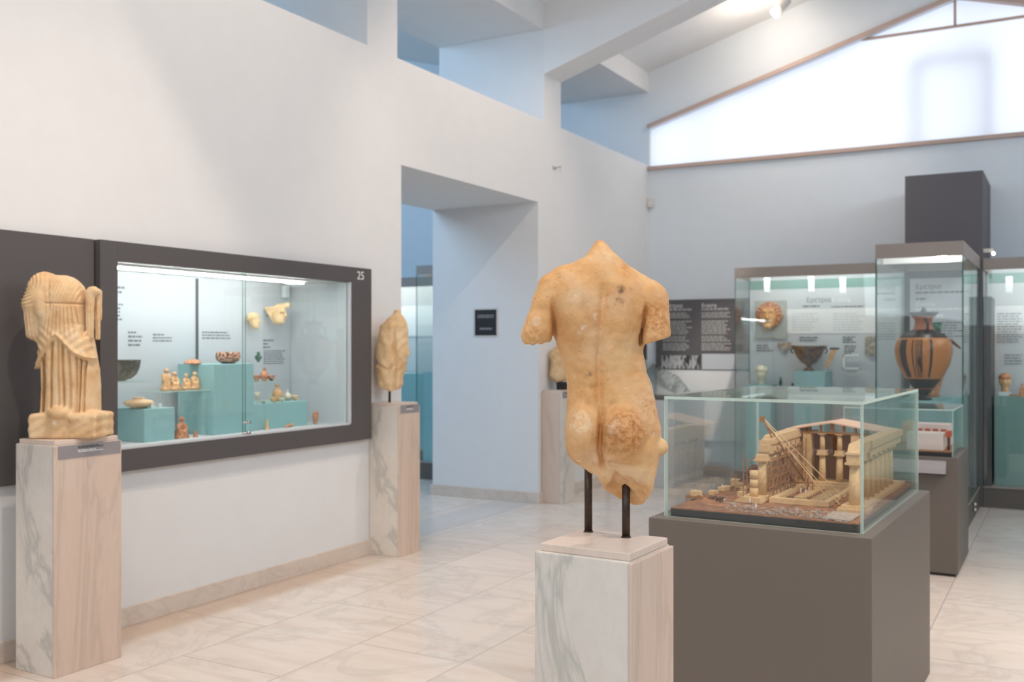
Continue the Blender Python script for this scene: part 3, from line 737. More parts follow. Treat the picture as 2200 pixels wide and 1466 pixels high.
# fragment behind the golden torso
def frag(U, V, D):
    f = ibox(U, V, D, (1206, 780, 0), (24, 40, 20), 14)
    f = smax(f, -(0.75 * (U - 1180) + (V - 760)) * .6 + 0, 8)
    return f + 1.5 * np.sin(U * .2 + V * .15) + 1.2 * np.sin(V * .3 + D * .2)
e = empty('marble_fragment', (-4.29, 8.57, 1.075), 'marble fragment on a black mount half hidden behind the golden torso', 'sculpture')
pts, q = netmesh(frag, (1170, 728, -32), (1240, 830, 32), 1.5)
bm = netbm(pts, q, view_map(9.62)); roughen(bm, 0.004, 25); obj('stone', bm, M_['antique2'], e, smooth=True)
bm = bmesh.new(); c_ = atd(1208, 830, 9.62)
box(bm, c_.x - .05, c_.y - .03, 1.0752, c_.x + .05, c_.y + .03, 1.15, .003); obj('mount', bm, M_['black'], e)
#@@NEXT
# ------------------------------------------------------------------ shared vessel and figure builders
def pottery(name, a, b, sc=60, lo=.45, hi=.6, rough=.5):
    t = NT(name); t.base(t.ramp(t.noise(sc, 3, .6, t.coord()), [(lo, a), (hi, b)])).rough(rough); return t.m
M_['terra'] = pottery('buff_terracotta', srgb(216, 166, 112), srgb(232, 192, 146))
M_['terrad'] = pottery('orange_terracotta', srgb(184, 120, 84), srgb(216, 158, 120))
M_['geo'] = pottery('orange_and_black_glaze', srgb(222, 160, 130), srgb(70, 52, 50), 70, .47, .53)
M_['buff'] = pottery('pale_buff_clay', srgb(236, 206, 164), srgb(222, 184, 140), 20)
M_['bronzey'] = pottery('grey_glazed_clay', srgb(84, 82, 74), srgb(132, 124, 108), 22)
M_['greeng'] = pottery('dark_green_glass_ware', srgb(40, 92, 72), srgb(110, 150, 120), 30)
M_['brownk'] = pottery('brown_glazed_clay', srgb(74, 50, 38), srgb(134, 92, 62), 16, .4, .62, .35)
M_['ivory'] = pottery('ivory_marble_head', srgb(226, 218, 190), srgb(236, 230, 208), 20)
M_['mask'] = pottery('ochre_terracotta', srgb(226, 172, 112), srgb(206, 146, 90), 24)
M_['greyclay'] = pottery('grey_brown_stone', srgb(150, 140, 128), srgb(196, 184, 166), 30)
M_['whitey'] = pottery('off_white_clay', srgb(222, 216, 198), srgb(204, 196, 172), 40)
M_['headcream'] = pottery('cream_terracotta', srgb(236, 204, 156), srgb(222, 186, 136), 18)

def thing_mesh(name, bm, mat, base, label, cat, group=None, smooth=False):
    return tag(obj(name, bm, mat, None, smooth=smooth, origin=base), label, cat, group)
def implicit_at(name, F, lo, hi, step, pos, scale, mat, label, cat, ax=(Vector((1, 0, 0)), Vector((0, 1, 0)), Vector((0, 0, 1))), parent=None, group=None, rough_=0):
    pts, q = netmesh(F, lo, hi, step)
    A = np.array([list(a) for a in ax]) * scale
    bm = netbm(pts, q, lambda p: p @ A + np.array(list(pos)))
    if rough_: roughen(bm, rough_, 0.6 / scale if scale > 0.01 else 120)
    if parent is not None: return obj(name, bm, mat, parent, smooth=True)
    return thing_mesh(name, bm, mat, pos, label, cat, group, True)
VX = (Vector((0, 1, 0)), Vector((1, 0, 0)), Vector((0, 0, 1))); VXF = (Vector((0, 1.45, 0)), Vector((1.2, 0, 0)), Vector((0, 0, 1)))     # (right, towards room, up) on the side wall
VY = (Vector((1, 0, 0)), Vector((0, -1, 0)), Vector((0, 0, 1)))    # same on the end wall
def seated(X, Y, Z):   # unit height 10, faces +Y
    f = ibox(X, Y, Z, (0, 0, 0.6), (2.2, 1.8, 0.6), .3)
    f = smin(f, ibox(X, Y, Z, (0, -0.4, 2.4), (1.9, 1.3, 1.6), .6), .5)
    f = smin(f, cap(X, Y, Z, (-.8, .9, 3.2), (-.8, 1.3, 1.2), .8, .7), .5)
    f = smin(f, cap(X, Y, Z, (.8, .9, 3.2), (.8, 1.3, 1.2), .8, .7), .5)
    f = smin(f, ell(X, Y, Z, (0, 0, 5.4), (1.5, 1.0, 2.0)), .8)
    f = smin(f, cap(X, Y, Z, (-1.4, 0, 6.3), (-1.7, .8, 4.2), .55, .45), .4)
    f = smin(f, cap(X, Y, Z, (1.4, 0, 6.3), (1.5, .9, 4.2), .55, .45), .4)
    f = smin(f, cap(X, Y, Z, (0, 0, 7), (0, 0, 7.8), .6, .6), .4)
    return smin(f, ell(X, Y, Z, (0, 0.1, 8.8), (.95, 1.0, 1.2)), .3)
def standing(X, Y, Z):
    f = ibox(X, Y, Z, (0, 0, 0.5), (1.7, 1.3, 0.5), .2)
    f = smin(f, cap(X, Y, Z, (0, 0, 1), (0, 0, 4.5), 1.5, 1.2), .6) + .12 * np.sin(X * 6)
    f = smin(f, ell(X, Y, Z, (0, 0, 6), (1.5, .9, 1.8)), .8)
    f = smin(f, cap(X, Y, Z, (-1.3, 0, 7), (-1.5, .4, 4.4), .5, .4), .4)
    f = smin(f, cap(X, Y, Z, (1.3, 0, 7), (.6, .9, 5.6), .5, .4), .4)
    return smin(f, ell(X, Y, Z, (0, .1, 8.9), (.85, .9, 1.1)), .4)
def figurine(pos, h, kind, label, mat='terra', ax=VXF, group='terracotta figurines'):
    F = seated if kind == 's' else standing
    return implicit_at('terracotta_figurine', F, (-2.8, -2.4, -0.4), (2.8, 2.6, 10.4), .3, pos, h / 10, M_[mat], label, 'figurine', ax, group=group)
def vessel(name, pos, prof, h, mat, label, cat='pot', n=24, handles=(), extra=None):
    """prof in units of total height; handles: list of (R, z, side angle)"""
    bm = bmesh.new(); lathe(bm, prof, pos.x, pos.y, pos.z, n, sc=h)
    e = None
    if handles:
        e = empty(name, pos, label, cat)
        obj('body', bm, M_[mat] if isinstance(mat, str) else mat, e, smooth=True)
        for (r0, R0, z0, ang) in handles:
            hb = bmesh.new(); m = Matrix.Translation(pos) @ Matrix.Rotation(ang, 4, 'Z')
            torus(hb, (r0 * h, 0, z0 * h), R0 * h, .028 * h, 'y', 14, 6, math.pi * 1.15, -math.pi * .55, M=m)
            obj('handle', hb, M_[mat] if isinstance(mat, str) else mat, e)
        return e
    return thing_mesh(name, bm, M_[mat] if isinstance(mat, str) else mat, pos, label, cat, smooth=True)
JUG = [(.001, 0), (.17, 0), (.19, .03), (.30, .25), (.33, .42), (.26, .62), (.12, .74), (.10, .84), (.16, .97), (.17, 1), (.13, .99), (.07, .85)]
CUP = [(.001, 0), (.3, 0), (.34, .06), (.62, .45), (.72, .85), (.74, 1), (.70, 1), (.58, .5), (.3, .12), (.001, .1)]
FLASK = [(.001, 0), (.14, 0), (.30, .18), (.33, .34), (.22, .55), (.07, .68), (.06, .9), (.12, 1), (.10, 1), (.04, .9)]

def block(parent, m, *a, **k):
    return obj('text_block', lines(bmesh.new(), *a, **k), M_[m] if isinstance(m, str) else m, parent)
# ------------------------------------------------------------------ display window 25 in the side wall
GY0, GY1, GZ0, GZ1 = 3.540, 5.488, 0.952, 1.941
dw = empty('display_window', (-4.4, 3.432, 0.835), 'long charcoal framed display window numbered 25 sunk into the side wall', 'display case')
bm = bmesh.new(); x0, x1 = -4.3995, -4.345
box(bm, x0, 3.432, 0.835, x1, GY0, 2.047, .002); box(bm, x0, GY1, 0.835, x1, 5.712, 2.047, .002)
box(bm, x0, GY0, 0.835, x1, GY1, GZ0, .002); box(bm, x0, GY0, GZ1, x1, GY1, 2.047, .002)
fr = obj('frame', bm, M_['dark'], dw)
bm = bmesh.new(); box(bm, -4.46, GY0 + .002, GZ0 - .004, -4.349, GY1 - .002, GZ0 + .012, .002); box(bm, -4.46, GY1 - .014, GZ0, -4.349, GY1 - .001, GZ1)
obj('track', bm, M_['panelgrey'], dw)
n25 = text('number_plate', '25', 0.082, frameM((x1 + .0005, 5.545, 1.965), (0, 1, 0), (0, 0, 1)), M_['inkw'], fr)
bm = bmesh.new(); box(bm, -4.898, GY0 + .002, GZ0, -4.886, 5.47, 1.94)
obj('back_board', bm, M_['panelgrey'], dw)
bm = bmesh.new(); p = onx(424, 597, -4.884); box(bm, -4.886, p.y - .012, 1.10, -4.878, p.y + .004, 1.93); obj('board_seam', bm, M_['dark'], dw)
bm = bmesh.new(); box(bm, -4.886, GY1 - .016, GZ0, -4.46, GY1 - .004, 1.94); box(bm, -4.886, GY0 + .002, GZ0 - .0, -4.46, GY1 - .016, GZ0 + .006); obj('side_board', bm, M_['panelgrey'], dw)
bm = bmesh.new(); ysl = onx(524, 760, -4.366).y
pane(bm, -4.366, GY0 + .002, GZ0 + .012, -4.360, ysl + .010, GZ1 - .002); obj('sliding_glass', bm, GLD, dw)
bm = bmesh.new(); pane(bm, -4.380, ysl, GZ0 + .012, -4.374, GY1 - .014, GZ1 - .002); obj('sliding_glass', bm, GLD, dw)
bm = bmesh.new()
for z in (1.035, 0.972):
    rod(bm, (-4.385, ysl + .02, z), (-4.335, ysl + .02, z), .008, n=12); rod(bm, (-4.35, ysl - .025, z), (-4.35, ysl + .03, z), .007, n=8)
obj('lock', bm, M_['metal'], dw)
bm = bmesh.new(); y0, y1 = 3.60, 5.16
rod(bm, (-4.50, y0, 1.923), (-4.50, y1, 1.923), .0085, n=10); lt = obj('light_tube', bm, M_['tube'], dw)
obj('light_batten', B(-4.54, y0 - .03, 1.93, -4.47, y1 + .03, 1.9405), M_['white'], dw)
p = onx(613, 614, -4.86); obj('clip_lamp', B(-4.88, p.y - .02, 1.84, -4.84, p.y + .02, 1.925, .003), M_['milk'], dw)
def onb(px, py, x=-4.8855): return onx(px, py, x)
for (a, b, c, d, n, jg) in ((240, 612, 268, 632, 2, .3), (240, 650, 264, 690, 5, .3), (275, 710, 318, 746, 4, .6), (328, 716, 372, 736, 3, .5), (434, 711, 496, 730, 3, .5), (565, 728, 600, 750, 3, .7), (566, 752, 616, 784, 7, .2)):
    p0, p1, p2 = onb(a, d), onb(c, d), onb(a, b)
    block(dw, 'ink', p0, (0, 1, 0), (0, 0, 1), p1.y - p0.y, p2.z - p0.z, n, jag=jg, word=.03, fill=.5)
# turquoise plinths and glass shelves
def tbox(x0, y0, z0, x1, y1, z1, label, group='turquoise display plinths', m='turq', name='display_plinth'):
    if z0 < .5: z0 += .001
    return thing_mesh(name, B(x0, y0, z0, x1, y1, z1, .003), M_[m], ((x0 + x1) / 2, (y0 + y1) / 2, z0), label, 'plinth', group)
FL = 0.9585
tbox(-4.777, 3.844, FL, -4.5, 4.06, 1.1445, 'low turquoise plinth under the buff flask in window 25')
tbox(-4.81, 4.363, FL, -4.5, 4.697, 1.388, 'tall turquoise plinth in the middle of window 25')
tbox(-4.80, 4.72, FL, -4.53, 5.241, 1.1265, 'low turquoise plinth on the right side of window 25')
def shelf(x0, y0, x1, y1, z, label, legs=()):
    e = empty('glass_shelf', ((x0 + x1) / 2, (y0 + y1) / 2, z), label, 'shelf', 'glass shelves')
    obj('shelf_pane', pane(bmesh.new(), x0, y0, z - .008, x1, y1, z), GL, e)
    for (lx, ly, zb) in legs:
        obj('support', rod(bmesh.new(), (lx, ly, zb), (lx, ly, z - .0085), .012, n=12), M_['glassg'], e)
    return e
shelf(-4.74, 4.0, -4.52, 4.355, 1.238, 'glass shelf carrying four seated terracotta figurines', [(-4.70, 4.16, FL), (-4.55, 4.16, FL), (-4.70, 4.33, FL), (-4.55, 4.33, FL)])
shelf(-4.74, 3.62, -4.52, 3.90, 1.305, 'small glass shelf under the dark hemispherical bowl', [(-4.725, 3.70, FL)])
shelf(-4.78, 4.72, -4.56, 4.97, 1.268, 'small glass shelf with orange miniature pots', [(-4.60, 4.75, 1.1265), (-4.60, 4.94, 1.1265)])
shelf(-4.84, 4.75, -4.73, 4.90, 1.388, 'highest small glass shelf holding the green flask', [(-4.822, 4.82, FL)])
for (px, h, k, lab) in ((357, .128, 'st', 'standing terracotta figurine at the left end of the row of four'), (375, .108, 's', 'seated slim terracotta figurine, second in the row of four'),
                        (400, .094, 's', 'squat seated terracotta figurine, third in the row of four'), (418, .104, 's', 'seated terracotta figurine at the right end of the row of four')):
    p = onx(px, 838, -4.62); figurine(Vector((-4.62, p.y, 1.2385)), h, 's' if k == 's' else 'w', lab)
p = onx(390, 938, -4.51); figurine(Vector((-4.51, p.y, FL)), .128, 's', 'orange brown terracotta figurine standing low behind the glass', 'terrad')
p = onx(420, 938, -4.48); figurine(Vector((-4.48, p.y, FL)), .045, 's', 'tiny orange terracotta bust at the foot of the tall plinth', 'terrad')
vessel('dark_bowl', Vector((-4.63, 3.775, 1.3055)), [(.001, 0), (.30, 0), (.58, .08), (.84, .30), (.98, .62), (1.03, .97), (1.06, 1), (.98, 1), (.9, .7), (.6, .3), (.001, .12)], .115, 'bronzey', 'dark grey hemispherical bowl on a small glass shelf', 'bowl', 36)
vessel('flat_flask', Vector((-4.60, 3.89, 1.145)), [(.001, 0), (.6, 0), (1.4, .35), (1.55, .55), (1.3, .8), (.55, .95), (.5, 1.0), (.62, 1.12), (.5, 1.1), (.4, .95)], .055, 'buff', 'flattened round buff clay flask on the low left plinth', 'flask', 36)
for (px, py, r, m, lab) in ((302, 856, .024, 'greyclay', 'grey brown stone beside the buff flask'), (313, 860, .016, 'whitey', 'small pale pebble-like object beside the grey stone')):
    p = onx(px, 866, -4.62); thing_mesh('stone_object', ball(bmesh.new(), (p.x, p.y, 1.145 + r * .75), r, 1, 1.2, .75), M_[m], (p.x, p.y, 1.145), lab, 'stone')
for px, lab in ((326, 'clear acrylic marker nearer the buff flask'), (343, 'clear acrylic marker nearer the tall plinth')):
    p = onx(px, 872, -4.53); thing_mesh('acrylic_marker', B(p.x - .008, p.y - .011, 1.145, p.x + .008, p.y + .011, 1.170, .002), M_['milk'], (p.x, p.y, 1.145), lab, 'marker')
def shard(X, Y, Z): return smax(ell(X, Y, Z, (0, 0, 0), (6, 4, 3)), -Z, .3) + .25 * np.sin(X * 2) * np.sin(Y * 1.7)
p = onx(414, 783, -4.66); implicit_at('bowl_fragment', shard, (-7, -5, -.6), (7, 5, 4), .4, Vector((-4.66, p.y, 1.3885)), .0098, M_['terrad'], 'pale orange ribbed bowl fragment on top of the tall plinth', 'sherd', VX)
p = onx(490, 783, -4.6); vessel('painted_cup', Vector((-4.6, p.y, 1.3885)), [(.001, .02), (.5, 0), (.95, .25), (1.08, .6), (1.0, .9), (.95, 1), (.9, 1), (.9, .6), (.5, .15)], .072, 'geo', 'orange cup painted with black patterns on the tall plinth', 'cup')
p = onx(555, 781, -4.79); vessel('green_flask', Vector((-4.79, p.y, 1.3885)), [(.001, 0), (.08, 0), (.12, .08), (.34, .4), (.36, .55), (.16, .75), (.13, .86), (.2, .97), (.2, 1), (.1, .98)], .068, 'greeng', 'small dark green pointed flask on the highest shelf', 'flask')
def small(px, py, x, z, name, prof, h, m, lab, cat='pot'):
    p = onx(px, py, x); return vessel(name, Vector((x, p.y, z)), prof, h, m, lab, cat, 18)
small(568, 822, -4.66, 1.2685, 'painted_jug', JUG, .085, 'terrad', 'orange miniature jug, tallest on the small glass shelf', 'jug')
small(583, 822, -4.62, 1.2685, 'painted_cup', CUP, .035, 'geo', 'tiny orange patterned cup right of the miniature jug', 'cup')
small(552, 822, -4.70, 1.2685, 'painted_cup', CUP, .035, 'terrad', 'tiny plain orange cup left of the miniature jug', 'cup')
small(596, 862, -4.64, 1.127, 'clay_jug', JUG, .112, 'terra', 'tan clay jug, largest vessel on the low right plinth', 'jug')
small(618, 862, -4.64, 1.127, 'white_flask', FLASK, .085, 'whitey', 'off-white narrow necked flask right of the tan jug', 'flask')
small(634, 862, -4.60, 1.127, 'yellow_cup', CUP, .035, 'buff', 'little pale yellow bowl near the end of the low right plinth', 'bowl')
small(588, 866, -4.56, 1.127, 'clay_cup', CUP, .033, 'terra', 'little tan bowl in front of the tan jug', 'bowl')
small(606, 866, -4.56, 1.127, 'white_cup', CUP, .026, 'whitey', 'little white bowl in front of the off-white flask', 'bowl')
small(552, 866, -4.60, 1.127, 'glass_goblet', [(.001, 0), (.2, 0), (.06, .12), (.06, .35), (.22, .55), (.28, 1), (.25, 1), (.1, .5)], .07, 'whitey', 'pale goblet at the left end of the low right plinth', 'goblet')
small(566, 866, -4.56, 1.127, 'white_saucer', [(.001, 0), (.5, 0), (1.2, .8), (1.25, 1), (1.1, .9), (.3, .3)], .018, 'whitey', 'flat white saucer between goblet and tan bowl', 'saucer')
p = onx(574, 930, -4.495); thing_mesh('clay_peg', lathe(bmesh.new(), [(.001, 0), (.018, 0), (.016, .01), (.008, .03), (.008, .06), (.011, .066), (.001, .068)], -4.495, p.y, FL, 14), M_['terra'], (-4.495, p.y, FL), 'small tan clay peg standing on the window floor', 'artefact')
def foot_(X, Y, Z):
    f = cap(X, Y, Z, (-3, 0, 1.0), (3, 0, 1.6), 1.0, 1.5); return smax(smin(f, ell(X, Y, Z, (3.6, 0, 2.2), (1.4, 1.2, 1.2)), .6), -Z, .2)
p = onx(620, 925, -4.49); implicit_at('clay_fragment', foot_, (-5, -2.6, -.5), (6, 2.6, 4), .3, Vector((-4.49, p.y, FL)), .0085, M_['terrad'], 'pinkish clay fragment lying flat on the window floor', 'sherd', VX)
p = onx(678, 914, -4.53); implicit_at('clay_protome', lambda X, Y, Z: smin(ell(X, Y, Z, (0, 0, 6), (2.4, 2, 3.4)), cap(X, Y, Z, (-.3, 0, 1.2), (0, 0, 5), 1.6, 2), .8), (-3.2, -3, -.6), (3.2, 3, 10), .35, Vector((-4.53, p.y, FL + .0042)), .0095, M_['terrad'], 'reddish clay mask leaning at the right end of window 25', 'mask', VX)
# heads fixed to the back board, turned to the right
def head_small(U, V, D):
    f = ell(U, V, D, (546, 690, 0), (11.5, 15, 10))
    f = smin(f, ell(U, V, D, (550, 698, 2), (8, 9, 8)), 3)
    f = smin(f, cap(U, V, D, (555, 685, 3), (558.5, 692, 4), 1.2, 2.0), 1.2)
    f = smin(f, ell(U, V, D, (555.5, 697, 3), (3, 1.6, 4)), 1); f = smin(f, ell(U, V, D, (552, 704, 2), (4.5, 3.5, 5)), 2)
    f = smax(f, -ell(U, V, D, (553, 687, 9), (3.4, 1.8, 4)), 1); f = smax(f, -ell(U, V, D, (558, 694.8, 6), (2.4, .8, 5)), .5)
    h = ell(U, V, D, (544, 684, 0), (14, 13, 11.5)) + .5 * np.sin(U * 1.0 + V * .8)
    h = smax(h, (V - 681 - .42 * np.abs(U - 556) * 1.2), 1.0)
    return smax(smin(f, h, .8), -(D + 4), 1)
def head_big(U, V, D):
    f = ell(U, V, D, (599, 680, 0), (14.5, 17, 12))
    f = smin(f, ell(U, V, D, (602, 688, 2), (10, 10, 9)), 3)
    f = smin(f, ell(U, V, D, (605.5, 669, 2), (10, 11, 10)), 2)
    f = smin(f, cap(U, V, D, (613, 670, 4), (616, 679, 5), 1.6, 2.4), 1.4)
    f = smin(f, ell(U, V, D, (611, 685, 4), (3.2, 1.7, 5)), 1); f = smin(f, ell(U, V, D, (606, 692.5, 3), (5.5, 4.5, 6)), 2)
    f = smax(f, -ell(U, V, D, (609, 674, 12), (4.5, 2.4, 6)), .8); f = smax(f, -ell(U, V, D, (614, 682.4, 8), (3, 1, 6)), .5)
    br = smin(cap(U, V, D, (573, 665, 1), (618, 657, 5), 3.6, 5.2), cap(U, V, D, (596, 657, 0), (620, 655, 3), 3.5, 4.5), 3)
    f = smin(f, br, 1.2)
    v = ibox(U, V, D, (583, 678, -2), (15, 18, 6), 3); v = smax(v, -(U - 569 - (V - 663) * .58), 1.5)
    return smax(smin(f, v, 2), -(D + 5), 1)
for (px, py, Zh, F, bx_, lab) in ((546, 691, 6.765, head_small, (526, 666, 566, 714), 'small cream terracotta head mounted beside the glass joint'), (597, 678, 6.895, head_big, (562, 644, 630, 706), 'large cream terracotta head with brimmed headdress mounted on the back board')):
    p = atd(px, py, Zh); e = empty('terracotta_portrait', p, lab, 'head')
    pts, q = netmesh(F, (bx_[0], bx_[1], -16), (bx_[2], bx_[3], 20), .7)
    obj('face', netbm(pts, q, view_map(Zh)), M_['headcream'], e, smooth=True)
    obj('mount_pin', rod(bmesh.new(), (-4.8855, p.y, p.z), (p.x - .01, p.y, p.z), .005, n=8), M_['metal'], e)
# dark board to the left of the window
tag(obj('wall_board', B(-4.3995, 1.9, 0.837, -4.375, 3.418, 2.047, .002), M_['dark'], origin=(-4.4, 2.7, 0.837)), 'large plain charcoal wall board behind the headless draped figure', 'wall panel')

# ------------------------------------------------------------------ small things on the walls
e = empty('room_sign', (-4.976, 8.37, 1.72), 'square dark sign in a clear frame on the doorway side', 'sign')
obj('acrylic_plate', B(-5.115, 8.364, 1.585, -4.838, 8.369, 1.868, .001), M_['plastic'], e)
obj('dark_plate', B(-5.098, 8.361, 1.60, -4.853, 8.3638, 1.852, .001), M_['black'], e)
block(e, 'label', (-5.065, 8.3605, 1.77), (1, 0, 0), (0, 0, 1), .19, .035, 2, jag=.1, word=.04); block(e, 'label', (-5.04, 8.3605, 1.65), (1, 0, 0), (0, 0, 1), .15, .03, 1, jag=.1, word=.03)
p = onx(1190, 360, XW)
bm = bmesh.new(); box(bm, XW + .001, p.y - .03, p.z - .012, XW + .02, p.y + .03, p.z + .012, .003); rod(bm, (XW + .01, p.y + .01, p.z), (XW + .06, p.y + .04, p.z + .01), .006, n=8); rod(bm, (XW + .05, p.y + .035, p.z + .008), (XW + .055, p.y + .035, p.z - .05), .003, n=6)
thing_mesh('wall_hook', bm, M_['metal'], p, 'small metal hook high on the wall right of the doorway', 'hook')
p = ony(1399, 436, 11.19)
e = empty('motion_sensor', (p.x, 11.2, p.z), 'small white sensor box in the far corner of the room', 'sensor')
obj('housing', B(p.x - .04, 11.15, p.z - .055, p.x + .035, 11.209, p.z + .055, .008), M_['plastic'], e)
obj('lens', ball(bmesh.new(), (p.x, 11.152, p.z - .015), .018, 1, .5, 1), M_['milk'], e)

# ------------------------------------------------------------------ information board on the end wall
e = empty('info_board', (-3.7, 11.2, 1.22), 'dark information board with two text columns and a photo strip on end wall', 'sign')
bx0, bx1 = -4.288, -3.06
obj('board', B(bx0, 11.165, 1.222, bx1, 11.208, 2.040, .002), M_['pillar'], e)
c1, c2 = -4.20, -3.725
block(e, 'inkp', (c1, 11.1645, 1.905), (1, 0, 0), (0, 0, 1), .36, .035, 1, jag=.05, word=.06); block(e, 'inkp', (c2, 11.1645, 1.905), (1, 0, 0), (0, 0, 1), .34, .035, 1, jag=.05, word=.06)
for cx in (c1, c2):
    for (z, n) in ((1.82, 3), (1.63, 7), (1.545, 3), (1.44, 4)): block(e, 'inkp', (cx, 11.1645, z), (1, 0, 0), (0, 0, 1), .36, n * .0235, n, jag=.25, word=.05)
text('board_heading', 'Ερέτρια', .066, frameM((c1, 11.164, 1.945), (1, 0, 0), (0, 0, 1)), M_['inkw'], e, .0005)
text('board_heading', 'Eretria', .066, frameM((c2, 11.164, 1.945), (1, 0, 0), (0, 0, 1)), M_['inkw'], e, .0005)
t = NT('grey_photograph'); v = t.coord(scale=(9, 1, 2.2), loc=(.3, 0, 0)); t.base(t.ramp(t.noise(3, 3, .5, v, .8), [(.40, srgb(60, 60, 60)), (.47, srgb(90, 90, 90)), (.53, srgb(206, 206, 206)), (.7, srgb(150, 150, 150))])).rough(.6)
obj('photo_strip', B(-4.215, 11.162, 1.228, -3.735, 11.1648, 1.385), t.m, e)
obj('grey_field', B(-3.72, 11.162, 1.225, bx1, 11.1648, 1.405), M_['panelgrey'], e)
tag(obj('white_board', B(-4.28, 11.17, 0.40, -3.06, 11.208, 1.215, .002), M_['white'], origin=(-3.7, 11.2, .4)), 'plain white lower board beneath the dark information board', 'wall panel')
tag(obj('wall_board', B(-4.3995, 9.75, 0.98, -4.375, 11.10, 1.90, .002), M_['dark'], origin=(-4.4, 10.4, .98)), 'narrow charcoal board on the side wall by the far corner', 'wall panel')
# low desk showcase against the side wall near the corner
e = empty('desk_showcase', (-4.0, 10.3, 0), 'pale desk showcase with sloping glass top near the far corner', 'display case')
obj('body', B(-4.36, 9.95, .0, -3.62, 10.95, .92, .004), M_['panelgrey'], e)
bm = bmesh.new(); prism(bm, [(-4.36, .922), (-3.62, .922), (-3.62, .99), (-4.36, 1.34)], 'y', 9.95, 9.958); obj('end_glass', bm, M_['glassg'], e)
bm = bmesh.new(); prism(bm, [(-4.36, .922), (-3.62, .922), (-3.62, .99), (-4.36, 1.34)], 'y', 10.942, 10.95); obj('end_glass', bm, M_['glassg'], e)
bm = bmesh.new(); prism(bm, [(-4.36, 1.341), (-3.61, .991), (-3.61, 1.000), (-4.36, 1.350)], 'y', 9.94, 10.96); obj('sloping_glass', bm, [M_['glassg']], e)
obj('inner_slope', B(-4.2, 10.05, .921, -3.72, 10.85, .935, .002), M_['case'], e)

# ------------------------------------------------------------------ ceiling spotlight in view
p = Vector((-2.64, 10.5, 5.06))
e = empty('ceiling_spotlight', (-2.64, 10.52, 5.2), 'white cylindrical spotlight on the sloping ceiling near the gable window', 'spotlight')
d = Vector((-.55, -.35, -.75)).normalized()
bm = bmesh.new(); rod(bm, p - d * .10, p + d * .10, .055, n=24); obj('housing', bm, M_['plastic'], e)
obj('lens', rod(bmesh.new(), p + d * .1005, p + d * .104, .045, n=24), M_['lampface'], e)
bm = bmesh.new(); rod(bm, p - d * .05, (p.x, p.y, 5.262), .012, n=10); obj('stem', bm, M_['plastic'], e)
light('spotlight_glow', 'POINT', p + d * .17 + Vector((-.03, -.02, 0)), 16, (1, .84, .68), shadow_soft_size=.04)

# ------------------------------------------------------------------ end-wall showcases
HZ0, HZ1, BZ = 2.205, 2.31, 0.195
def curly(X, Y, Z):    # frontal face with curls, Y towards viewer
    f = ell(X, Y, Z, (0, 0, -.6), (3.1, 2.4, 4.4))
    f = smin(f, cap(X, Y, Z, (0, 2.1, .8), (0, 3.0, -1.0), .4, .7), .4)
    f = smin(f, ell(X, Y, Z, (0, 2.2, -2.3), (1.2, .6, .4)), .3)
    f = smin(f, ell(X, Y, Z, (0, 1.6, -3.9), (1.5, 1.2, 1.2)), .5)
    for s in (-1, 1):
        f = smax(f, -ell(X, Y, Z, (s * 1.3, 2.5, .6), (.8, .7, .4)), .2)
        f = smin(f, cap(X, Y, Z, (s * .5, 2.4, 1.5), (s * 2.2, 1.8, 1.5), .3, .3), .2)
    return f
def curls(X, Y, Z):
    f = None
    for ring, rr, n in ((0, 3.9, 13), (1, 5.2, 17)):
        for i in range(n):
            a = math.radians(-50 + 280 * i / (n - 1))
            c = (rr * math.cos(a), 1.2 - ring * .7, rr * .98 * math.sin(a) + .2)
            b = ell(X, Y, Z, c, (.82, 1.1, .82)); f = b if f is None else smin(f, b, .06)
    return f
def frontal(X, Y, Z):  # simple frontal head with cap of hair and neck
    f = ell(X, Y, Z, (0, 0, 0), (3.0, 2.8, 3.6))
    f = smin(f, cap(X, Y, Z, (0, 2.4, .6), (0, 3.1, -.8), .3, .5), .4)
    f = smin(f, cap(X, Y, Z, (0, -.3, -3), (0, -.3, -5.5), 1.9, 1.9), .5)
    for s in (-1, 1): f = smax(f, -ell(X, Y, Z, (s * 1.1, 2.6, .5), (.7, .6, .4)), .2)
    return f
def haircap(X, Y, Z):
    f = ell(X, Y, Z, (0, -.4, 1.6), (3.3, 3.2, 2.9)); return smax(f, -(Z - 1.2), .3)
def mark_lamps(e, spots_, Y=10.35):
    for (px, py) in spots_:
        p = ony(px, py, Y); obj('case_lamp', B(p.x - .028, Y - .012, p.z - .075, p.x + .028, Y + .012, p.z + .075, .003), M_['milk'], e)

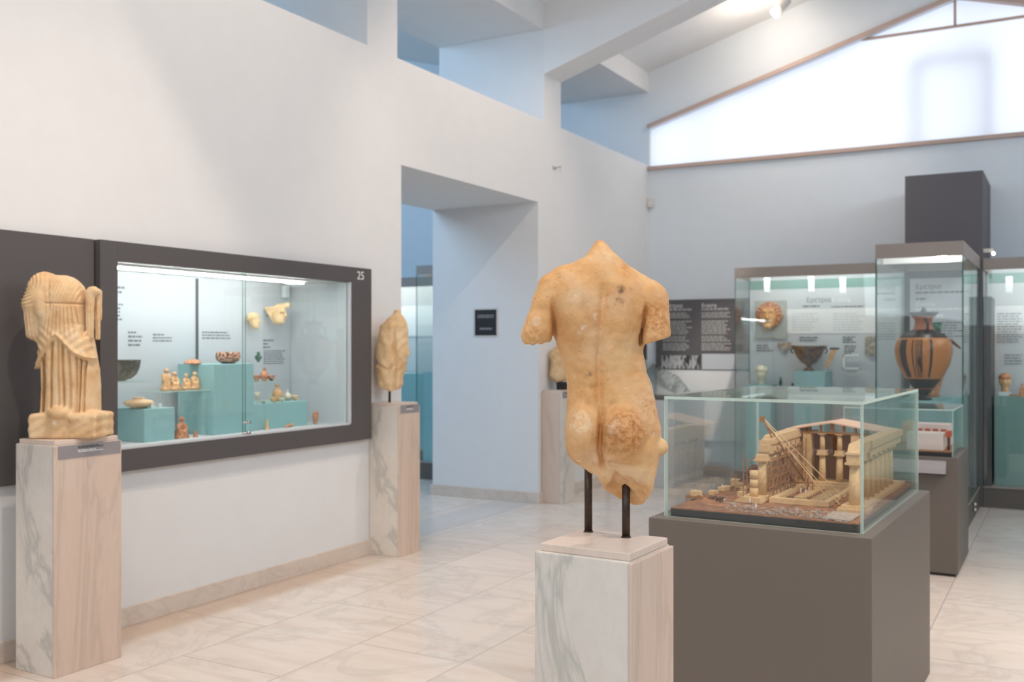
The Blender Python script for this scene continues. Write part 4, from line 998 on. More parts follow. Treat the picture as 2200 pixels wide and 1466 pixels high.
def wallcase(label, x0, x1, yf, yb, number=None, numpos=None, left=True, right=False, tube=True, seam=None, top=HZ1, bot=HZ0, teal=True):
    e = empty('glass_showcase', ((x0 + x1) / 2, yb, 0), label, 'display case', None)
    bm = bmesh.new(); box(bm, x0, yf, bot, x1, yf + .015, top); box(bm, x0, yf + .0151, top - .015, x1, yb, top)
    box(bm, x0, yf + .0151, bot, x0 + .012, yb, top - .0151); box(bm, x1 - .012, yf + .0151, bot, x1, yb, top - .0151); h = obj('header', bm, M_['header'], e)
    obj('base', B(x0, yf + .005, 0, x1, yb, BZ - .012, .002), M_['case'], e)
    obj('sill', B(x0, yf - .005, BZ - .012, x1, yb, BZ, .002), M_['header'], e)
    obj('back_board', B(x0, yb - .02, BZ, x1 - .0005, yb, top - .016), M_['panelgrey'], e)
    if teal: obj('upper_band', B(x0 + .01, yb - .023, bot - .10, x1 - .01, yb - .0205, bot - .002), M_['turq2'], e)
    xs = [x0] + (seam or []) + [x1]
    for a, b in zip(xs[:-1], xs[1:]):
        obj('front_glass', pane(bmesh.new(), a + .002, yf, BZ, b - .002, yf + .008, bot - .001), GLD, e)
    if left: obj('side_glass', pane(bmesh.new(), x0, yf + .010, BZ, x0 + .008, yb - .021, bot - .001), GLD, e)
    if right: obj('side_glass', pane(bmesh.new(), x1 - .008, yf + .010, BZ, x1, yb - .021, bot - .001), GLD, e)
    if tube:
        obj('light_tube', rod(bmesh.new(), (x0 + .1, yf + .045, bot + .05), (x1 - .1, yf + .045, bot + .05), .008, n=8), M_['tube3'], e)
    if number: text('number_plate', number, .058, frameM((numpos[0], yf - .001, numpos[1]), (1, 0, 0), (0, 0, 1)), M_['inkp'], h, .0006)
    return e
YC, YK = 10.195, 10.76
c17 = wallcase('grey headed glass wall showcase numbered 17 with mask and footed bowl', -3.045, -1.385, YC, YK, '17', (-3.0, 2.23), seam=None)
mark_lamps(c17, ((1648, 613), (1743, 611), (1811, 613)))
def band(e, px0, px1, y, z0, z1):
    a, b = ony(px0, 700, y).x, ony(px1, 700, y).x
    return a, b
a = ony(1610, 690, YK - .022); b = ony(1890, 690, YK - .022)
obj('white_band', B(-2.99, YK - .026, 1.628, -1.39, YK - .0235, 1.889), M_['white'], c17)
obj('mask_plate', B(ony(1622, 690, 10.72).x, 10.716, 1.60, ony(1691, 690, 10.72).x, 10.722, 1.985), M_['label'], c17) if False else None
bm = bmesh.new()
for (q0, r0, q1, r1, n, jg) in ((1725, 655, 1762, 662, 1, .1), (1718, 722, 1760, 735, 2, .5), (1810, 722, 1842, 738, 3, .4), (1625, 740, 1662, 756, 3, .3), (1786, 657, 1860, 662, 1, .2), (1814, 742, 1842, 762, 4, .4)):
    p0 = ony(q0, r1, YK - .0265); p1 = ony(q1, r1, YK - .0265); p2 = ony(q0, r0, YK - .0265)
    block(c17, 'ink', p0, (1, 0, 0), (0, 0, 1), p1.x - p0.x, p2.z - p0.z, n, jag=jg, word=.05, fill=.5)
bm = bmesh.new()
for (q0, r0, q1, r1, n) in ((1702, 672, 1760, 712, 7), (1790, 672, 1860, 712, 7)):
    p0 = ony(q0, r1, YK - .0275); p1 = ony(q1, r1, YK - .0275); p2 = ony(q0, r0, YK - .0275)
    block(c17, 'panelgrey', p0, (1, 0, 0), (0, 0, 1), p1.x - p0.x, p2.z - p0.z, n, jag=.3, word=.05, fill=.35)
p = ony(1732, 650, YK - .0265); text('board_heading', 'Ερέτρια', .07, frameM(p, (1, 0, 0), (0, 0, 1)), M_['ink'], c17, .0004)
p = ony(1786, 650, YK - .0265); text('board_heading', 'Eretria', .07, frameM(p, (1, 0, 0), (0, 0, 1)), M_['inkw'], c17, .0004)
# mask with curls
p = ony(1653, 678, 10.70)
e = empty('terracotta_mask', p, 'ochre terracotta face with thick curly hair hung in showcase 17', 'mask')
implicit_at('face', curly, (-4.5, -.2, -6.2), (4.5, 4.2, 5), .3, Vector((p.x, 10.69, p.z)), .0300, M_['mask'], None, None, VY, parent=e)
implicit_at('curly_hair', curls, (-7, -1, -5), (7, 3, 7), .35, Vector((p.x, 10.70, p.z)), .0245, M_['terrad'], None, None, VY, parent=e)
obj('mount_board', B(ony(1622, 690, 10.72).x, 10.715, 1.575, ony(1690, 690, 10.72).x, 10.723, 1.985), M_['stonepale'], e)
# footed bowl on turquoise plinth
p = ony(1738, 797, 10.50); zt = p.z
tbox(ony(1708, 797, 10.40).x, 10.36, BZ, ony(1772, 797, 10.36).x, 10.70, zt - .001, 'turquoise plinth under the brown footed bowl', 'teal showcase plinths')
KR = [(.001, 0), (.20, 0), (.22, .04), (.09, .14), (.09, .22), (.30, .34), (.50, .60), (.62, .90), (.70, .96), (.70, 1), (.62, 1), (.56, .88), (.30, .42), (.001, .34)]
bp = Vector((ony(1738, 790, 10.50).x, 10.50, zt))
vessel('footed_bowl', bp, KR, .26, 'brownk', 'wide brown footed bowl on the turquoise plinth in showcase 17', 'bowl', 40, handles=((.62, .09, .80, 0), (.62, .09, .80, math.pi)))
# ivory head on teal plinth
p = ony(1635, 826, 10.48); tbox(p.x - .13, 10.36, BZ, p.x + .13, 10.62, p.z, 'teal plinth under the pale head with a cap of hair', 'teal showcase plinths', 'turq')
e = empty('ivory_portrait', (p.x, 10.48, p.z), 'small ivory coloured head with cap-like hair at the left of showcase 17', 'head')
implicit_at('face', frontal, (-3.4, -3.4, -6), (3.4, 3.8, 4.2), .3, Vector((p.x, 10.48, p.z + .112)), .0196, M_['ivory'], None, None, VY, parent=e)
implicit_at('hair', haircap, (-3.8, -4, .6), (3.8, 3.2, 5), .3, Vector((p.x, 10.48, p.z + .112)), .0200, M_['ivory'], None, None, VY, parent=e)
# sherds, acrylic bracket, small bronzes
p = ony(1685, 745, 10.72)
e = empty('painted_sherd', p, 'triangular red edged painted sherd on the back board', 'sherd')
bm = bmesh.new(); prism(bm, [(p.x - .062, p.z + .045), (p.x + .062, p.z + .045), (p.x + .035, p.z - .02), (p.x, p.z - .08), (p.x - .035, p.z - .02)], 'y', 10.712, 10.722); obj('clay', bm, M_['greyclay'], e)
bm = bmesh.new(); prism(bm, [(p.x - .072, p.z + .05), (p.x - .05, p.z + .02), (p.x - .05, p.z - .03)], 'y', 10.706, 10.712); obj('red_edge', bm, M_['red'], e); bm = bmesh.new(); prism(bm, [(p.x + .072, p.z + .05), (p.x + .05, p.z + .02), (p.x + .05, p.z - .03)], 'y', 10.706, 10.712); obj('red_edge', bm, M_['red'], e)
p = ony(1872, 742, 10.72); thing_mesh('relief_fragment', roughen(B(p.x - .06, 10.70, p.z - .10, p.x + .05, 10.725, p.z + .09, .008), .006, 20), M_['greyclay'], p, 'grey relief fragment fixed high near the case edge', 'sherd')
p = ony(1828, 778, 10.68)
bm = bmesh.new(); s_ = .08
box(bm, p.x - s_, 10.665, p.z - s_, p.x - s_ + .022, 10.70, p.z + s_, .003); box(bm, p.x - s_, 10.665, p.z + s_ - .022, p.x + s_, 10.70, p.z + s_, .003); box(bm, p.x - s_, 10.665, p.z - s_, p.x + s_, 10.70, p.z - s_ + .022, .003)
e = empty('acrylic_bracket', p, 'white C-shaped bracket holding a small grey sherd', 'bracket'); obj('bracket_arms', bm, M_['inkw'], e)
p = ony(1783, 790, 10.56)
e = empty('handle_fragment', (p.x, p.y, zt), 'beige pointed vase fragment with black rim beside the footed bowl', 'sherd')
bm = bmesh.new(); prism(bm, [(p.x - .06, zt + .02), (p.x + .0, zt + .06), (p.x + .07, zt + .22), (p.x + .01, zt + .22)], 'y', 10.55, 10.575); obj('clay', bm, M_['terra'], e)
bm = bmesh.new(); box(bm, p.x - .0, 10.545, zt + .22, p.x + .09, 10.58, zt + .24, .003); obj('black_rim', bm, M_['black'], e)
obj('mount_pin', rod(bmesh.new(), (p.x - .02, 10.5625, zt - .0), (p.x - .02, 10.5625, zt + .05), .004, n=6), M_['metal'], e)
shelf(ony(1668, 822, 10.5).x, 10.42, ony(1712, 822, 10.4).x - .01, 10.60, 1.075, 'low glass shelf with two tiny dark bronzes', [])
p = ony(1677, 820, 10.5); thing_mesh('bronze_leaf', lathe(bmesh.new(), [(.001, 0), (.015, .005), (.018, .04), (.008, .09), (.001, .1)], p.x, 10.5, 1.0755, 12), M_['greeng'], (p.x, 10.5, 1.0755), 'tiny dark green pointed bronze beside the ivory head', 'bronze')
p = ony(1703, 820, 10.5); thing_mesh('bronze_finial', lathe(bmesh.new(), [(.001, 0), (.02, .005), (.012, .02), (.014, .03), (.001, .035)], p.x, 10.5, 1.0755, 12), M_['bronzey'], (p.x, 10.5, 1.0755), 'tiny dark bronze knob left of the turquoise plinth', 'bronze')

# dark pillar box behind the tall showcase
tag(obj('pillar_cladding', B(-1.378, 10.20, 0, -0.698, 11.209, 3.13, .003), M_['pillar'], origin=(-1.04, 10.7, 0)), 'tall dark grey box pillar rising behind the vase showcase', 'pillar')
# showcase to the right
c18 = wallcase('glass wall showcase at the right edge of the photo with a teal plinth', -0.696, 1.6, YC, YK, None, None, left=False)
mark_lamps(c18, ((2168, 612),))
obj('white_band', B(-.66, YK - .026, 1.615, 1.59, YK - .0235, 1.885), M_['white'], c18)
obj('dark_edge_strip', B(-.692, 10.21, BZ + .001, -.63, 10.73, HZ0 - .25, .001), M_['dark'], c18)
bm = bmesh.new()
for (q0, r0, q1, r1, n) in ((2142, 672, 2198, 738, 12), (2158, 760, 2198, 785, 4)):
    p0 = ony(q0, r1, YK - .0275); p1 = ony(q1, r1, YK - .0275); p2 = ony(q0, r0, YK - .0275)
    block(c18, 'ink', p0, (1, 0, 0), (0, 0, 1), p1.x - p0.x, p2.z - p0.z, n, jag=.2, word=.05, fill=.35)
a = ony(2136, 851, 10.32); tp = tbox(a.x, 10.32, BZ, .95, 10.68, a.z, 'wide teal plinth in the right-hand wall showcase', 'teal showcase plinths', 'turq2')
p = ony(2159, 845, 10.46)
e = empty('terracotta_bust', (p.x, 10.46, a.z), 'tall buff terracotta head on a clear block, right-hand showcase', 'head')
obj('clear_block', B(p.x - .05, 10.40, a.z + .0005, p.x + .05, 10.50, a.z + .035, .002), M_['milk'], e)
implicit_at('face', frontal, (-3.4, -3.4, -6), (3.4, 3.8, 4.2), .3, Vector((p.x, 10.46, a.z + .036 + .098)), .0172, M_['terra'], None, None, VY, parent=e)
implicit_at('hair', haircap, (-3.8, -4, .6), (3.8, 3.2, 5), .3, Vector((p.x, 10.46, a.z + .036 + .098)), .0178, M_['terrad'], None, None, VY, parent=e)
p = ony(2196, 848, 10.42); figurine(Vector((p.x, 10.42, a.z)), .12, 's', 'small brown seated figurine at the very edge of the right-hand showcase', 'terrad', VY)
p = ony(2184, 851, 10.37); thing_mesh('clay_tile', B(p.x - .06, 10.34, a.z, p.x + .06, 10.39, a.z + .015, .002), M_['terrad'], (p.x, 10.37, a.z), 'flat orange clay tile lying in front of the small figurine', 'tile')

# ------------------------------------------------------------------ tall free-standing showcase with the painted amphora
tx0, tx1, ty0, ty1 = -1.38, -0.722, 8.54, 10.19
e = empty('tall_showcase', ((tx0 + tx1) / 2, 9.36, 0), 'tall glass showcase with taupe header around the painted amphora', 'display case')
bm = bmesh.new(); t_ = .012
for a in ((tx0, ty0, tx1, ty0 + t_), (tx0, ty0 + t_, tx0 + t_, ty1), (tx1 - t_, ty0 + t_, tx1, ty1), (tx0 + t_, ty1 - t_, tx1 - t_, ty1)): box(bm, a[0], a[1], HZ0 + .005, a[2], a[3], HZ1 + .015)
box(bm, tx0 + t_, ty0 + t_, HZ1 - .01, tx1 - t_, ty1 - t_, HZ1 + .01)
hd = obj('header', bm, M_['header'], e)
bm = bmesh.new(); box(bm, tx0 + t_ + .001, ty0 + .30, HZ0 - .02, tx1 - t_ - .001, ty0 + .32, HZ1 - .012); obj('header_baffle', bm, M_['white'], hd)
obj('case_lamp', rod(bmesh.new(), (-.97, 8.95, HZ0 + .03), (-.88, 8.75, HZ0 + .03), .022, n=12), M_['tube2'], e)
obj('base', B(tx0, ty0 + .005, 0, tx1, ty1, BZ - .012, .002), M_['case'], e)
obj('sill', B(tx0, ty0, BZ - .012, tx1 + .004, ty1, BZ, .002), M_['header'], e)
obj('front_glass', pane(bmesh.new(), tx0 + .012, ty0, BZ, tx1 - .012, ty0 + .010, HZ0 + .004), GLD, e)
obj('side_glass', pane(bmesh.new(), tx0, ty0, BZ, tx0 + .010, ty1 - .01, HZ0 + .004), GLD, e)
obj('side_glass', pane(bmesh.new(), tx1 - .010, ty0, BZ, tx1, 9.405, HZ0 + .004), GLD, e)
obj('side_glass', pane(bmesh.new(), tx1 - .010, 9.413, BZ, tx1, ty1 - .01, HZ0 + .004), GLD, e)
bm = bmesh.new()
for z in (.135, .09): rod(bm, (tx1 - .001, 9.40, z), (tx1 + .028, 9.40, z), .014, n=14)
obj('lock', bm, M_['metal'], e)
obj('light_tube', rod(bmesh.new(), (-1.32, 8.585, HZ0 + .06), (-.78, 8.585, HZ0 + .06), .008, n=8), M_['tube_fill'], e)  # added tube hidden behind the header front, brightens amphora and text board
obj('text_board', B(-1.33, 10.178, BZ + .01, -0.735, 10.188, 2.14), M_['panelgrey'], e)
block(e, 'ink', (-1.28, 10.1775, 1.99), (1, 0, 0), (0, 0, 1), .48, .03, 1, jag=.05, word=.05); block(e, 'ink', (-1.28, 10.1775, 1.93), (1, 0, 0), (0, 0, 1), .1, .03, 1, jag=.05, word=.05)
block(e, 'ink', (-1.28, 10.1775, 1.55), (1, 0, 0), (0, 0, 1), .46, .18, 7, jag=.3, word=.05, fill=.35)
block(e, 'inkw', (-1.28, 10.1775, 1.83), (1, 0, 0), (0, 0, 1), .48, .03, 1, jag=.05, word=.05); block(e, 'inkw', (-1.28, 10.1775, 1.77), (1, 0, 0), (0, 0, 1), .25, .03, 1, jag=.05, word=.05)
text('board_heading', 'Ερέτρια', .062, frameM((-1.28, 10.1775, 2.04), (1, 0, 0), (0, 0, 1)), M_['inkd'], e, .0004)
text('board_heading', 'Eretria', .062, frameM((-1.28, 10.1775, 1.875), (1, 0, 0), (0, 0, 1)), M_['inkw'], e, .0004)
zf = 1.045
tbox(-1.26, 8.66, BZ, -.84, 9.9, zf - .002, 'turquoise plinth carrying the large painted amphora', 'teal showcase plinths')
# the amphora: orange body with black bands and a black figure
t = NT('painted_amphora_clay'); tc = t.n('ShaderNodeTexCoord').outputs['Object']; sx = t.n('ShaderNodeSeparateXYZ'); t.l(tc, sx.inputs[0])
AMP = [(.001, 0), (.085, 0), (.09, .015), (.055, .035), (.05, .06), (.10, .12), (.20, .26), (.275, .42), (.300, .56), (.285, .66), (.22, .75), (.115, .80), (.095, .84), (.09, .92), (.15, .985), (.165, 1.0), (.145, 1.0), (.07, .93)]
AH = .735; AR = 1.04
ap = Vector((ony(1984, 860, 9.0).x, 9.0, zf))
black = srgb(46, 38, 36); org = srgb(190, 122, 64); brn = srgb(150, 84, 44)
vz = t.n('ShaderNodeMath', operation='DIVIDE'); t.l(sx.outputs[2], vz.inputs[0]); vz.inputs[1].default_value = AH
bands = t.ramp(vz.outputs[0], [(0, black), (.10, black), (.12, brn), (.135, black), (.235, black), (.24, org), (.70, org), (.705, black), (.79, black), (.80, srgb(176, 112, 84)), (.94, srgb(160, 98, 72)), (.95, black), (1.0, black)])
for n_ in t.t.nodes:
    if n_.type == 'VALTORGB' and len(n_.color_ramp.elements) == 13: n_.color_ramp.interpolation = 'CONSTANT'
v2 = t.n('ShaderNodeMapping'); v2.inputs['Scale'].default_value = (9, 9, 2.2); t.l(tc, v2.inputs[0])
fig = t.ramp(t.noise(1.5, 3, .6, v2.outputs[0], .5), [(.50, (0, 0, 0, 1)), (.54, (1, 1, 1, 1))])
at_ = t.n('ShaderNodeMath', operation='ARCTAN2'); t.l(sx.outputs[1], at_.inputs[0]); t.l(sx.outputs[0], at_.inputs[1])
def lobe(c, w):
    a = t.n('ShaderNodeMath', operation='SUBTRACT'); t.l(at_.outputs[0], a.inputs[0]); a.inputs[1].default_value = c
    b = t.n('ShaderNodeMath', operation='ABSOLUTE'); t.l(a.outputs[0], b.inputs[0])
    d = t.n('ShaderNodeMath', operation='LESS_THAN'); t.l(b.outputs[0], d.inputs[0]); d.inputs[1].default_value = w; return d.outputs[0]
def m2(op, a, b):
    x = t.n('ShaderNodeMath', operation=op)
    for i, v in enumerate((a, b)):
        if hasattr(v, 'node'): t.l(v, x.inputs[i])
        else: x.inputs[i].default_value = v
    return x.outputs[0]
zin = m2('MULTIPLY', m2('GREATER_THAN', vz.outputs[0], .26), m2('LESS_THAN', vz.outputs[0], .69))
man = m2('MULTIPLY', lobe(-2.25, .17), zin)
pal = m2('MULTIPLY', m2('MAXIMUM', lobe(-1.62, .13), lobe(-.1, .1)), zin)
rgb2 = t.n('ShaderNodeRGBToBW'); t.l(fig, rgb2.inputs[0])
pal = m2('MULTIPLY', pal, m2('MAXIMUM', rgb2.outputs[0], .55))
stripe = m2('MULTIPLY', m2('MAXIMUM', lobe(-1.18, .05), lobe(-1.84, .025)), zin)
c = t.mix(m2('MAXIMUM', m2('MAXIMUM', man, pal), stripe), bands, black)
t.base(c).rough(.3); M_['amph'] = t.m
e = empty('painted_amphora', ap, 'large orange and black painted amphora in the tall glass showcase', 'vase')
obj('body', lathe(bmesh.new(), [(r * AR, z) for r, z in AMP], ap.x, ap.y, ap.z, 48, sc=AH), M_['amph'], e, smooth=True).location = (0, 0, 0)
for s in (-1.25, math.pi - 1.25):
    hb = bmesh.new(); m = Matrix.Translation(ap) @ Matrix.Rotation(s, 4, 'Z'); torus(hb, (.105, 0, .62), .055, .012, 'y', 14, 6, math.pi * 1.1, -math.pi * .5, M=m); obj('handle', hb, M_['black'], e)
obj('lid_knob', lathe(bmesh.new(), [(.001, .985), (.03, .985), (.034, 1.0), (.026, 1.03), (.012, 1.05), (.001, 1.075)], ap.x, ap.y, ap.z, 16, sc=AH), M_['black'], e, smooth=True)
p = ony(2004, 780, 9.55)
jb = Vector((p.x, 9.55, zf)); e = empty('painted_jug', jb, 'smaller orange jug with long dark horn handle behind the amphora', 'jug')
obj('body', lathe(bmesh.new(), [(.001, 0), (.06, 0), (.05, .03), (.09, .18), (.10, .30), (.09, .42), (.055, .50), (.05, .58), (.07, .64), (.055, .64)], jb.x, jb.y, jb.z, 32, sc=1.02), M_['terrad'], e, smooth=True)
obj('dark_collar', lathe(bmesh.new(), [(.052, .55), (.064, .56), (.075, .645), (.052, .65)], jb.x, jb.y, jb.z, 24, sc=1.02), M_['greeng'], e, smooth=True)
bm = bmesh.new(); rod(bm, (jb.x + .04, 9.54, zf + .50), (jb.x + .16, 9.52, zf + .49), .02, .015); rod(bm, (jb.x + .16, 9.52, zf + .49), (jb.x + .23, 9.5, zf + .43), .015, .008); obj('horn_handle', bm, M_['brownk'], e)
p = ony(2062, 820, 9.5)
# small security camera above the right showcase
p = ony(2122, 548, 10.30)
e = empty('security_camera', (p.x, 10.30, HZ1), 'tiny white camera with lit dot on the right showcase header', 'camera')
obj('bracket', rod(bmesh.new(), (p.x - .04, 10.28, HZ1 + .0005), (p.x - .04, 10.28, HZ1 + .09), .006, n=8), M_['metal'], e)
bm = bmesh.new(); box(bm, p.x - .045, 10.25, HZ1 + .06, p.x + .05, 10.31, HZ1 + .095, .004); obj('housing', bm, M_['plastic'], e)
obj('led', ball(bmesh.new(), (p.x + .052, 10.245, HZ1 + .045), .016), M_['tinyled'], e)

# ------------------------------------------------------------------ second plinth with white building model
px0, px1, py0, py1, ph = -1.378, -0.627, 7.017, 7.788, 0.7725
e = empty('display_plinth_case', ((px0 + px1) / 2, 7.4, 0), 'grey plinth with glass cover and white building model, beyond the temple case', 'display case')
obj('plinth', B(px0, py0, .02, px1, py1, ph, .003), M_['case'], e)
obj('plinth_foot', B(px0 + .02, py0 + .02, 0, px1 - .02, py1 - .02, .0195), M_['black'], e)
g0, g1, g2, g3 = px0 + .03, px1 - .03, py0 + .03, py1 - .03; gt = 1.083
obj('front_glass', pane(bmesh.new(), g0, g2, ph, g1, g2 + .008, gt - .009), GL, e); obj('back_glass', pane(bmesh.new(), g0, g3 - .008, ph, g1, g3, gt - .009), GL, e)
obj('side_glass', pane(bmesh.new(), g0, g2 + .009, ph, g0 + .008, g3 - .009, gt - .009), GL, e); obj('side_glass', pane(bmesh.new(), g1 - .008, g2 + .009, ph, g1, g3 - .009, gt - .009), GL, e)
obj('top_glass', pane(bmesh.new(), g0, g2, gt - .008, g1, g3, gt), GL, e)
bm = bmesh.new(); lx0, lx1 = -1.08, ony(2031, 1000, 6.96).x
prism(bm, [(py0 + .0, .665), (py0 - .07, .672), (py0 - .055, .70), (py0 + .0, .75)], 'x', lx0, lx1); obj('label_holder', bm, M_['label'], e)
obj('label_edge', B(lx0, py0 - .072, .664, lx1 + .002, py0 - .001, .6695, .001), M_['black'], e)
zb = ph + .028
e = empty('building_model', (-1.0, 7.4, ph), 'white courtyard building model with red capitals on a black board', 'model')
obj('board', B(g0 + .012, g2 + .012, ph + .0005, g1 - .012, g3 - .012, zb, .001), M_['black'], e)
obj('ground', B(g0 + .016, g2 + .016, zb, g1 - .016, g3 - .016, zb + .006, .001), M_['woodd'], e)
zg = zb + .0065
def mp(px, y): return ony(px, 940, y).x
xa, xb = mp(1948, 7.12), mp(2026, 7.12)
obj('front_hall', B(xa, 7.12, zg, xb, 7.30, zg + .105, .002), M_['pinkwhite'], e)
obj('rear_hall', B(xa, 7.42, zg, mp(2040, 7.42), 7.60, zg + .150, .002), M_['pinkwhite'], e)
obj('hall_roof', B(xa, 7.13, zg + .1055, xb + .004, 7.29, zg + .112, .001), M_['plastic'], e)
for i in range(6):
    x_ = xb + .03 - i * .045 if i > 1 else xb + .028
    y_ = 7.16 + .07 * i if i < 2 else 7.34
    if i >= 2: x_ = xb - .02 - (i - 2) * .05
    c_ = obj('column', rod(bmesh.new(), (x_, y_, zg), (x_, y_, zg + .085), .006, n=8), M_['woodk' if i < 2 else 'pinkwhite'], e)
    obj('capital', B(x_ - .016, y_ - .016, zg + .0855, x_ + .016, y_ + .016, zg + .125, .003), M_['red'], c_)
p = ony(1953, 935, 7.62)
e = empty('relief_tablet', (p.x, 7.66, zb), 'beige gabled relief tablet standing behind the white building model', 'relief')
bm = bmesh.new(); w_ = .048; zt_ = ony(1953, 902, 7.62).z; z0_ = zb + .0075
prism(bm, [(p.x - w_, z0_), (p.x + w_, z0_), (p.x + w_, zt_ - .03), (p.x + w_ * 1.05, zt_ - .022), (p.x, zt_), (p.x - w_ * 1.05, zt_ - .022), (p.x - w_, zt_ - .03)], 'y', 7.63, 7.66); obj('slab', bm, M_['buff'], e)
bm = bmesh.new(); prism(bm, [(p.x - w_ * .6, z0_ + .02), (p.x + w_ * .6, z0_ + .02), (p.x + w_ * .6, zt_ - .045), (p.x - w_ * .6, zt_ - .045)], 'y', 7.627, 7.6295); ball(bm, (p.x, 7.627, (z0_ + zt_) / 2), .02, 1, .3, 1.6); obj('relief_figure', bm, M_['terra'], e)

# ------------------------------------------------------------------ the next gallery through the doorway
n1 = wallcase('glass showcase in the next gallery, nearest to the doorway opening', -6.42, -5.66, 9.26, 10.15, None, None, left=True, teal=False, top=2.40, bot=2.30)
obj('shelf_board', B(-6.40, 9.6, 1.50, -5.67, 10.12, 1.74), M_['slab'], n1)
tbox(-6.38, 9.34, BZ, -5.72, 9.9, 1.20, 'large turquoise plinth inside the next gallery showcase', 'next gallery plinths')
vessel('round_grey_vase', Vector((-6.16, 9.46, 1.2005)), [(.001, 0), (.3, 0), (.5, .3), (.5, .6), (.25, .9), (.28, 1), (.2, 1)], .22, 'bronzey', 'round grey vase on turquoise plinth in the next gallery', 'vase')
n2 = wallcase('grey headed showcase row on the end wall of the next gallery', -9.6, -6.5, 10.3, YK, None, None, left=False, teal=False, top=2.36, bot=2.24)
obj('white_band', B(-9.5, YK - .03, 1.62, -6.52, YK - .0235, 2.02), M_['white'], n2)
tbox(-9.2, 10.36, BZ, -6.6, 10.68, 1.15, 'long turquoise plinth in the farther showcase of next gallery', 'next gallery plinths')

# ------------------------------------------------------------------ temple construction model on the large plinth
PO = Vector((-0.584, 3.546, 0)); PR = R(-1.57)
PM = Matrix.Translation(PO) @ Matrix.Rotation(PR, 4, 'Z'); PI_ = PM.inverted()
e = empty('display_plinth', PO, 'large charcoal grey plinth under the temple model in right foreground', 'plinth', rz=PR)
bm = bmesh.new(); box(bm, -0.816, 0, 0.02, 0, 1.30, 0.845, .003); obj('body', bm, M_['case'], e, True)
obj('foot', B(-0.80, 0.016, 0, -0.016, 1.284, 0.0195), M_['black'], e, True)
gx0, gx1, gy0, gy1, gz = -0.775, -0.041, 0.055, 1.245, 1.306
e = empty('glass_cover', PM @ Vector(((gx0 + gx1) / 2, (gy0 + gy1) / 2, .845)), 'large clear glass cover over the temple construction model', 'glass cover', rz=PR)
def lobj(name, bm, mats, parent, smooth=False):
    bm.transform(PM); return obj(name, bm, mats, parent, smooth=smooth)
T_ = .011; z0_ = .8455
lobj('front_glass', pane(bmesh.new(), gx0, gy0, z0_, gx1, gy0 + T_, gz - T_ - .0005), GL, e)
lobj('back_glass', pane(bmesh.new(), gx0, gy1 - T_, z0_, gx1, gy1, gz - T_ - .0005), GL, e)
lobj('side_glass', pane(bmesh.new(), gx0, gy0 + T_ + .0005, z0_, gx0 + T_, gy1 - T_ - .0005, gz - T_ - .0005), GL, e)
lobj('side_glass', pane(bmesh.new(), gx1 - T_, gy0 + T_ + .0005, z0_, gx1, gy1 - T_ - .0005, gz - T_ - .0005), GL, e)
lobj('top_glass', pane(bmesh.new(), gx0, gy0, gz - T_, gx1, gy1, gz), GL, e)
bx0, bx1, by0, by1, bz = gx0 + .02, gx1 - .02, gy0 + .018, gy1 - .02, 0.878
def Lz(px, py, z): return PI_ @ onz(px, py, z)
def Ld(px, py, Z): return PI_ @ atd(px, py, Z)
e = empty('temple_model', PM @ Vector((-.40, .65, z0_)), 'detailed ancient temple building site model with crane under glass', 'model', rz=PR)
lobj('base_board', B(bx0, by0, z0_ + .0005, bx1, by1, bz - .004, .001), M_['black'], e)
t = NT('model_earth'); t.base(t.ramp(t.noise(28, 5, .6, t.coord()), [(.3, srgb(124, 86, 64)), (.55, srgb(156, 112, 84)), (.75, srgb(178, 134, 104))])).rough(.9); t.bump(t.noise(120, 4, .6, t.coord()), .5, .004)
M_['earth'] = t.m
# ground surface with a mound
bm = bmesh.new(); nx_, ny_ = 46, 74; gv = {}
mo = Lz(1520, 1080, bz)
for i in range(nx_ + 1):
    for j in range(ny_ + 1):
        x = bx0 + (bx1 - bx0) * i / nx_; y = by0 + (by1 - by0) * j / ny_
        h = bz + .0022 * noise.noise(Vector((x * 30, y * 30, 0))) + .018 * math.exp(-((x - mo.x) ** 2 + (y - mo.y) ** 2) / .045 ** 2) + .004 * max(0, noise.noise(Vector((x * 7, y * 7, 3)))) * (x < -.5)
        if i in (0, nx_) or j in (0, ny_): h = bz
        gv[i, j] = bm.verts.new((x, y, h))
for i in range(nx_):
    for j in range(ny_): bm.faces.new((gv[i, j], gv[i + 1, j], gv[i + 1, j + 1], gv[i, j + 1])).smooth = True
ring = [gv[i, 0] for i in range(nx_ + 1)] + [gv[nx_, j] for j in range(1, ny_ + 1)] + [gv[i, ny_] for i in range(nx_ - 1, -1, -1)] + [gv[0, j] for j in range(ny_ - 1, 0, -1)]
low = [bm.verts.new((v.co.x, v.co.y, bz - .0038)) for v in ring]
for k in range(len(ring)): bm.faces.new((ring[k], low[k], low[(k + 1) % len(ring)], ring[(k + 1) % len(ring)]))
bm.faces.new(low)
lobj('ground', bm, M_['earth'], e)
